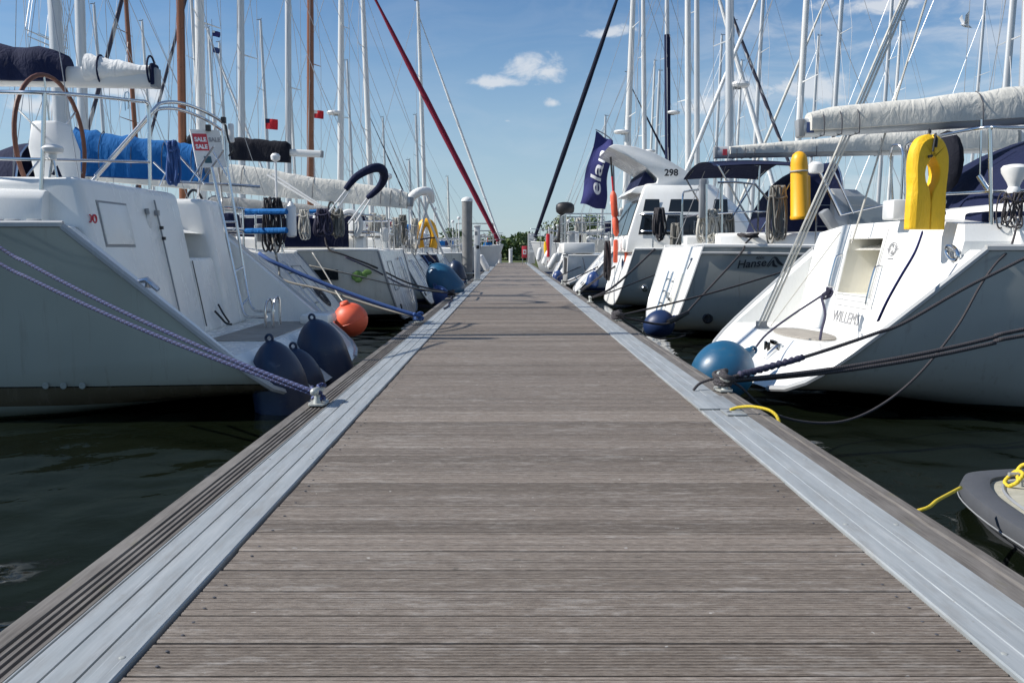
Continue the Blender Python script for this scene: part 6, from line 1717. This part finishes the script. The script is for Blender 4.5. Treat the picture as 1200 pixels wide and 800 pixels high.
# navy banner with white lettering
def banner():
    Y = 22.6; q = [PX(698.5, 153.5, Y), PX(718, 166, Y), PX(709, 246, Y), PX(679, 239, Y)]
    root = empty('banner', PX(718, 166, Y)); tag(root, 'navy banner with white lettering flying beside the motor cruiser', 'flag')
    o = V(root.location); nx, nz = 14, 24
    def S(u, v):
        p = q[0].lerp(q[1], u).lerp(q[3].lerp(q[2], u), v)
        return p + V((.03 * math.sin(v * 9), .10 * math.sin(u * 5 + v * 3.5) * (1 - .3 * v) + .05 * math.sin(v * 11 + u * 2), .02 * math.sin(u * 8))) - o
    mb = MB()
    for off in (-.004, .004):
        g = [[S(i / nx, j / nz) + V((0, off, 0)) for i in range(nx + 1)] for j in range(nz + 1)]; mb.loft(g, ring=False, cap=False)
    cl_ = mb.build('cloth', M['flag_navy'], root)
    cu = bpy.data.curves.new('lettering', 'FONT'); cu.body = 'elan'; cu.size = 1; cu.align_x = 'CENTER'; cu.align_y = 'CENTER'; cu.resolution_u = 4; cu.offset = .012
    tmp = bpy.data.objects.new('lettering_tmp', cu); COL.objects.link(tmp); bpy.context.view_layer.update()
    me = bpy.data.meshes.new_from_object(tmp.evaluated_get(bpy.context.evaluated_depsgraph_get())); bpy.data.objects.remove(tmp)
    bm = bmesh.new(); bm.from_mesh(me); bmesh.ops.triangulate(bm, faces=bm.faces); bmesh.ops.subdivide_edges(bm, edges=[e for e in bm.edges if e.calc_length() > .12], cuts=2)
    for v in bm.verts:
        s, t = v.co.x, v.co.y           # reading upwards
        v.co = S(.50 - t * .66, .50 - s * .40) + V((0, -.016, 0))
    bm.to_mesh(me); bm.free(); me.materials.clear(); me.materials.append(M['lettering_white'])
    lo = bpy.data.objects.new('banner_lettering', me); COL.objects.link(lo); lo.parent = cl_
    mb = MB(); mb.tube([PX(722, 300, Y) - o, PX(719, 200, Y) - o, PX(717, 164, Y) - o], .022, 8); mb.tube(spline([PX(717, 164, Y) - o, PX(708, 157, Y) - o, PX(698, 152, Y) - o], 4), .015, 8); mb.build('flag_pole', M['grey'], root)
banner()
# sale board on the near left rail
def board():
    Y = 10.05; tl, tr, br, bl = PX(219, 152, Y), PX(254, 153, Y + .25), PX(268, 196, Y + .25), PX(234, 196, Y)
    c = (tl + tr + br + bl) / 4; root = empty('sale_board', c); tag(root, 'white sale board with red panel tied to the left boat rail', 'sign')
    F = frame(c, (tr - tl) + (br - bl), (tl - bl)); xh = ((tr - tl).length + (br - bl).length) / 4; yh = ((tl - bl).length) / 2
    F.translation = V((0, 0, 0)); x = F.to_3x3().col[0]; y = F.to_3x3().col[1]; z = F.to_3x3().col[2]
    sk = (tl - bl).normalized().dot(x)
    def Q(u, v, off=0.0): return x * (xh * u + 0) + y * (yh * v) + z * off
    def slab(u0, u1, v0, v1, o0, o1):
        mb = MB(); mb.add([Q(u0, v0, o0), Q(u1, v0, o0), Q(u1, v1, o0), Q(u0, v1, o0), Q(u0, v0, o1), Q(u1, v0, o1), Q(u1, v1, o1), Q(u0, v1, o1)], [(0, 1, 2, 3), (4, 5, 6, 7), (0, 1, 5, 4), (1, 2, 6, 5), (2, 3, 7, 6), (3, 0, 4, 7)]); return mb
    p = slab(-1, 1, -1, 1, -.006, .006).build('panel', M['white'], root, smooth=False)
    slab(-.92, .05, -.12, .78, .007, .009).build('red_block', M['sign_red'], p, smooth=False)
    slab(-.42, .06, -.78, -.42, .007, .009).build('picture_block', M['sign_teal'], p, smooth=False)
    def T(s, u, v, size, mat): text_mesh(s, size, Matrix.Translation(Q(u, v, .0105)) @ F, M[mat], 'lettering', p, .0008, 0, .003)
    T('SALE', -.44, .46, .068, 'lettering_white'); T('SALE', -.44, .08, .068, 'lettering_white'); T('SALE', .52, .46, .068, 'lettering_grey')
    mb = MB(); mb.tube([Q(-.9, -1, -.02), Q(-.8, -1.35, -.1)], .012, 6); mb.tube([Q(.8, -1, -.02), Q(.8, -1.35, -.1)], .012, 6); mb.build('tie', M['wire'], root)
board()
# small flags
def flag(px, py, Y, w, h, mat, lab, pole=True, second=None):
    c = PX(px, py, Y); root = empty('flag', c); tag(root, lab, 'flag', 'small flags in the rigging')
    mb = MB()
    for off in (-.004, .004):
        mb.loft([[V((w * i / 8, off + .05 * math.sin(i * .9 + j * .5) * i / 8, -h * j / 5 - .04 * i / 8)) for i in range(9)] for j in range(6)], ring=False, cap=False)
    cl_ = mb.build('cloth', M[mat], root)
    if second:
        mb = MB(); mb.loft([[V((w * .02 + w * .35 * i / 4, -.03, -h * .03 - h * .42 * j / 3)) for i in range(5)] for j in range(4)], ring=False, cap=False); mb.build('canton', M[second], cl_)
    mb = MB(); mb.tube([(-.01, 0, .3), (-.01, 0, -h - .5)], .008, 5); mb.build('halyard', M['wire'], root)
flag(311, 139, 36.0, .5, .42, 'red_cloth', 'red ensign flying among the left masts', True, 'navy')
flag(249, 36, 24.6, .2, .15, 'flag_navy', 'little blue and white courtesy flag near the thick white mast', True, 'white_cloth')
flag(249, 55, 24.6, .18, .15, 'fender_mid', 'little dark pennant below the courtesy flag')
flag(368, 129, 37.5, .4, .34, 'red_cloth', 'small faded red flag beside the thick wooden mast', True, 'white_cloth')
flag(700, 172, 40.0, .01 + .3, .3, 'red_cloth', 'tiny red flag behind the navy banner')
# red white and yellow flags bunched low on the far right
def hanging_flag(px, py, Y, mats, lab):
    c = PX(px, py, Y); root = empty('flag', c); tag(root, lab, 'flag', 'furled flags on the far right sterns')
    for k, m in enumerate(mats):
        mb = MB(); mb.loft([[V((.08 * k + .09 * math.cos(a) * (1 + .3 * math.sin(j)), .06 * math.sin(a), -.16 * j)) for a in [2 * math.pi * i / 8 for i in range(8)]] for j in range(7)]); mb.build('cloth', M[m], root)
    mb = MB(); mb.tube([(0, 0, .3), (.0, 0, -1.2)], .02, 6); mb.build('flag_staff', M['white'], root)
hanging_flag(643, 274, 36, ['red_cloth', 'white_cloth'], 'red and white flag hanging limp on a far right stern')
hanging_flag(640, 283, 40, ['yellow', 'red_cloth'], 'yellow and red flag hanging limp on the farthest right stern')

# padded navy hoop over the third left stern
def hoop():
    Y = 14.3; root = empty('padded_hoop', PX(428, 220, Y)); tag(root, 'folded navy canopy hoop on two white struts, left row', 'canopy'); o = V(root.location)
    pts = spline([PX(405, 222, Y) - o, PX(418, 207, Y) - o, PX(436, 197.5, Y + .1) - o, PX(447, 198, Y + .3) - o, PX(450, 208, Y + .6) - o, PX(444, 220, Y + .8) - o, PX(431, 232, Y + .9) - o], 6)
    mb = MB(); n = len(pts); mb.tube(pts, [.04 + .038 * math.sin(math.pi * (i + 2) / (n + 3)) for i in range(n)], 12); mb.build('canopy', M['navy'], root)
    for a, b2 in (((407, 221), (386, 248)), ((411, 222), (393, 248))):
        mb = MB(); mb.tube([PX(a[0], a[1], Y) - o, PX(b2[0], b2[1], Y) - o], .016, 7); mb.build('strut', M['white'], root)
    for a, b2 in (((432, 230), (408, 262)), ((436, 230), (416, 262))):
        mb = MB(); mb.tube([PX(a[0], a[1], Y + .9) - o, PX(b2[0], b2[1], Y + .6) - o], .016, 7); mb.build('strut', M['white'], root)
hoop()
# davit arch further along
def davit():
    root = empty('davit_arch', PX(490, 245, 22)); tag(root, 'thick white curved davit arch by the pale mast', 'davit'); o = V(root.location)
    mb = MB(); mb.tube(spline([PX(478, 245, 22) - o, PX(482, 232, 22) - o, PX(491, 225, 22) - o, PX(502, 225, 22.2) - o, PX(505, 236, 22.4) - o], 6), .11, 12); mb.build('arch_tube', M['white_cloth'], root)
    for k, (a, b2) in enumerate((((500, 228), (530, 292)), ((492, 232), (520, 300)), ((503, 232), (486, 300)))):
        mb = MB(); mb.tube([PX(a[0], a[1], 22) - o, PX(b2[0], b2[1], 22.3) - o], .03, 7); mb.build('strut', M['alu_white'], root)
davit()

# ------------------------------------------------------------------ things standing on or by the jetty
def pile():
    root = empty('mooring_pile', (-1.47, 29.6, ZW)); tag(root, 'thick grey weathered mooring pile with white cap behind the service post', 'pile')
    mb = MB(); rr = random.Random(2); mb.loft([[V(((.18 + .008 * rr.uniform(-1, 1)) * math.cos(a), (.18 + .008 * rr.uniform(-1, 1)) * math.sin(a), z)) for a in [2 * math.pi * k / 18 for k in range(18)]] for z in (-1, 0, .4, .8, 1.3, 1.8, 2.3, 2.75, 3.02)]); mb.build('shaft', M['pile'], root, angle=60)
    mb = MB(); mb.lathe([(.2, 0), (.2, .06), (.15, .12), (.05, .16), (.001, .165)], Matrix.Translation((0, 0, 3.0)), 20); mb.build('cap', M['offwhite'], root)
    mb = MB(); mb.tube([(.22 * math.cos(a), .22 * math.sin(a), .55) for a in [2 * math.pi * k / 20 for k in range(20)]], .025, 7, closed=True); mb.build('guide_ring', M['galv'], root)
pile()
def pedestal():
    root = empty('service_post', (-.97, 25.5, .008)); tag(root, 'slim white service post standing on the left jetty edge', 'post')
    mb = MB(); mb.box((0, 0, .80), (.17, .17, 1.56)); mb.build('body', M['offwhite'], root, bevel=.02)
    mb = MB(); mb.box((0, 0, 1.60), (.21, .21, .05)); mb.build('cap', M['white'], root, bevel=.015)
    mb = MB(); mb.box((0, 0, .015), (.26, .26, .03)); mb.build('foot', M['galv'], root, bevel=.008)
    mb = MB(); mb.box((.02, -.088, .98), (.09, .012, .10)); mb.build('socket', M['dark'], root, bevel=.004)
    mb = MB(); mb.box((-.03, -.088, 1.38), (.08, .006, .12)); mb.build('meter_window', M['grey'], root)
pedestal()
for i, (x, y, h, lab) in enumerate([(.05, 60.5, .95, 'short white post at the end of the jetty, right one'), (-.72, 59.6, .6, 'shorter white post at the end of the jetty, left one')]):
    root = empty('bollard', (x, y, 0)); tag(root, lab, 'post', 'posts at the end of the jetty')
    mb = MB(); mb.lathe([(.13, 0), (.13, h - .06), (.15, h - .05), (.15, h), (.08, h + .03), (.001, h + .035)], None, 16); mb.build('shaft', M['offwhite'], root)
    mb = MB(); mb.lathe([(.2, 0), (.2, .02), (.14, .03)], None, 16); mb.build('foot', M['galv'], root)
def kiosk():
    root = empty('fire_cabinet', (.93, 54.5, 0)); tag(root, 'red and white safety cabinet on legs at the jetty end', 'cabinet')
    mb = MB(); mb.box((0, 0, .78), (.34, .24, .74)); mb.build('box', M['sign_red'], root, bevel=.02)
    mb = MB(); mb.box((0, -.125, .78), (.22, .012, .30)); mb.build('door_panel', M['white'], root)
    mb = MB(); mb.lathe([(.06, 0), (.06, .01)], Matrix.Translation((0, -.134, .78)) @ Matrix.Rotation(R(90), 4, 'X'), 14); mb.build('roundel', M['sign_red'], root)
    for s_ in (-1, 1):
        mb = MB(); mb.box((s_ * .13, 0, .21), (.04, .04, .42)); mb.build('leg', M['galv'], root)
    root = empty('switch_cabinet', (1.35, 54.0, 0)); tag(root, 'tall grey switch cabinet beside the red cabinet', 'cabinet')
    mb = MB(); mb.box((0, 0, 1.0), (.46, .35, 1.9)); mb.build('box', M['gel_grey'], root, bevel=.02)
    mb = MB(); mb.box((0, -.18, 1.3), (.38, .012, 1.1)); mb.build('door', M['offwhite'], root)
    for k in range(5):
        mb = MB(); mb.box((0, -.19, 1.0 + .14 * k), (.3, .01, .02)); mb.build('vent_slot', M['dark'], root)
kiosk()
def tarp(x, y, z, w, h, lab):
    root = empty('tarpaulin_bundle', (x, y, z)); tag(root, lab, 'tarpaulin', 'blue bundles hung on the far bows'); rr = random.Random(int(y * 3))
    mb = MB(); mb.loft([[V((w * (.7 + .3 * math.sin(j * .8)) * (1 + .12 * rr.uniform(-1, 1)) * math.cos(a), .15 * math.sin(a), -h * j / 6)) for a in [2 * math.pi * i / 12 for i in range(12)]] for j in range(7)]); mb.build('cover', M['blue'], root)
    mb = MB(); mb.tube([(0, 0, .02), (0, 0, .3)], .02, 6); mb.build('tie', M['red_cloth'], root)
tarp(-1.30, 50.0, 1.35, .30, 1.4, 'larger blue tarpaulin bundle below the burgundy headsail')
tarp(-.92, 58.6, 1.15, .28, .75, 'smaller blue tarpaulin bundle at the far left jetty end')
def gate():
    root = empty('gangway_rail', (-1.35, 47.5, 0)); tag(root, 'thin grey gangway rail on the left near the jetty end', 'railing')
    for x in (-1.6, .42):
        mb = MB(); mb.tube([(x, 0, -.1), (x, 0, 2.35)], .04, 8); mb.build('post', M['galv'], root)
    for z in (2.35, 1.95, 1.6):
        mb = MB(); mb.tube([(-1.6, 0, z), (.42, 0, z)], .03, 7); mb.build('bar', M['galv'], root)
gate()
# outboard engine on a rail
def outboard():
    c = PX(661, 244, 33); root = empty('outboard_motor', c); tag(root, 'black outboard motor stowed high on a right hand rail', 'outboard motor')
    mb = MB(); mb.loft([[V((.36 * w * math.cos(a) + .04, .24 * w * math.sin(a), z)) for a in [2 * math.pi * k / 14 for k in range(14)]] for z, w in ((-.24, .62), (-.14, .95), (0, 1.0), (.12, .95), (.2, .7), (.23, .3))]); mb.build('cowl', M['black'], root)
    mb = MB(); mb.tube([(-.02, 0, -.2), (-.12, 0, -.75), (-.22, 0, -1.2)], [.13, .10, .07], 10); mb.build('leg', M['black'], root)
    mb = MB(); mb.ball((-.25, 0, -1.25), (.18, .05, .06), 12); mb.build('gearcase', M['black'], root)
outboard()
# dinghy at the right foot
def dinghy():
    root = empty('dinghy', (3.02, 3.36, ZW - .185)); tag(root, 'small dinghy with dark rubber rim and tan deck below the jetty', 'dinghy')
    def plan(k, w):
        pts = []
        for x, y in [(-.78, -1.5), (-.80, -.4), (-.78, .35), (-.70, .85), (-.58, 1.12), (-.42, 1.24), (0, 1.30), (.42, 1.24), (.58, 1.12), (.70, .85), (.78, .35), (.80, -.4), (.78, -1.5)]:
            pts.append(V((x * (1 - w / .8), y - (w if y > 0 else -w), 0)))
        return spline(pts, 4)
    def at(pts, z): return [p + V((0, 0, z)) for p in pts]
    mb = MB(); mb.loft([at(plan(0, .16), -.12), at(plan(0, .06), .12), at(plan(0, .03), .26), at(plan(0, .01), .30)], ring=True, cap=False); mb.build('hull', M['dinghy_rim'], root)
    outer, inner = plan(0, 0), plan(0, .11)
    mb = MB(); mb.loft([at(outer, .24), at(plan(0, -.015), .28), at(outer, .325), at(plan(0, .06), .340), at(inner, .325), at(inner, .24)], ring=True, cap=False); mb.build('rubber_rim', M['dinghy_rim'], root, angle=50)
    mb = MB(); p = at(plan(0, .105), .305); mb.add(p, [tuple(range(len(p)))]); d = mb.build('deck', M['dinghy_deck'], root, smooth=False)
    mb = MB(); mb.tube([V((-.60, .62, .293)), V((-.2, .78, .293)), V((.2, .78, .293)), V((.60, .62, .293))], .007, 5); mb.build('deck_seam', M['dark'], d)
    mb = MB(); mb.tube(at(plan(0, -.016), .262), .004, 5); mb.build('rim_stripe', M['grey'], root)
    mb = MB(); mb.tube(at(plan(0, .165), .308), .010, 5); mb.build('rim_piping', M['grey'], root)
    c = V((-.30, 1.0, .315)); mb = MB()
    for s_ in (-1, 1): mb.tube([c + V((s_ * .045, 0, -.01)), c + V((s_ * .045, 0, .05))], .012, 7)
    mb.tube([c + V((-.11, 0, .055)), c + V((.11, 0, .055))], .011, 8); mb.build('cleat', M['galv'], root)
    w = c + V(root.location)
    rope([w + V((-.12, -.02, -.005)), w + V((-.09, -.05, .03)), w + V((-.05, .03, .06)), w + V((-.01, .03, .10)), w + V((.03, -.04, .09)), w + V((.10, -.04, .05)), w + V((.2, -.02, .01)), w + V((.4, -.04, .005)), w + V((.6, -.25, .005))], .010, 'r_yellow', 'yellow line hitched over the dinghy cleat', k=6)
    rope([w + V((-.12, -.02, -.005)), w + V((-.11, .03, .01)), w + V((-.05, .04, .06)), w + V((-.06, -.04, .065)), w + V((-.10, -.05, .02))], .010, 'r_yellow', 'yellow loop round the end of the dinghy cleat', k=6)
M['dinghy_rim'] = mat_simple('dark_rubber_rim', (0.075, 0.08, 0.09), 0.6, 0, 0.2, 6, 0.1, 40)
def mat_ddeck():
    t = NT('tan_dinghy_deck'); n = t.noise(t.coord(), 7, 6, .7); n2 = t.noise(t.coord(scale=(1, 3, 1)), 18, 4)
    c = t.ramp(n, [(.3, (.30, .29, .22)), (.7, (.46, .44, .36))]); c = t.mix(t.ramp(n2, [(.55, 0), (.75, .6)]), c, (.20, .20, .14)); t.set(c, .8); return t.m
M['dinghy_deck'] = mat_ddeck()
dinghy()
# gull
def gull():
    mb = MB(); c = PX(1132, 30, 45)
    mb.loft([[c + V((x, r * math.cos(a), z + r * math.sin(a))) for a in [2 * math.pi * k / 10 for k in range(10)]] for x, z, r in ((-.28, .05, .01), (-.2, .03, .05), (-.05, .0, .09), (.12, -.03, .08), (.24, -.09, .03), (.32, -.12, .01))])
    for s_ in (1, -1):
        mb.loft([[c + V((x + dx, s_ * y, z + dz)) for dx, dz in ((-.1 * w, 0), (0, .02), (.1 * w, 0), (0, -.01))] for x, y, z, w in ((.0, .05, .03, 1.2), (-.06, .2, .2, 1.1), (-.12, .3, .42, .9), (-.05, .35, .6, .3))])
    tag(mb.build('gull', M['white']), 'white gull gliding among the rigging at the upper right', 'bird')
gull()
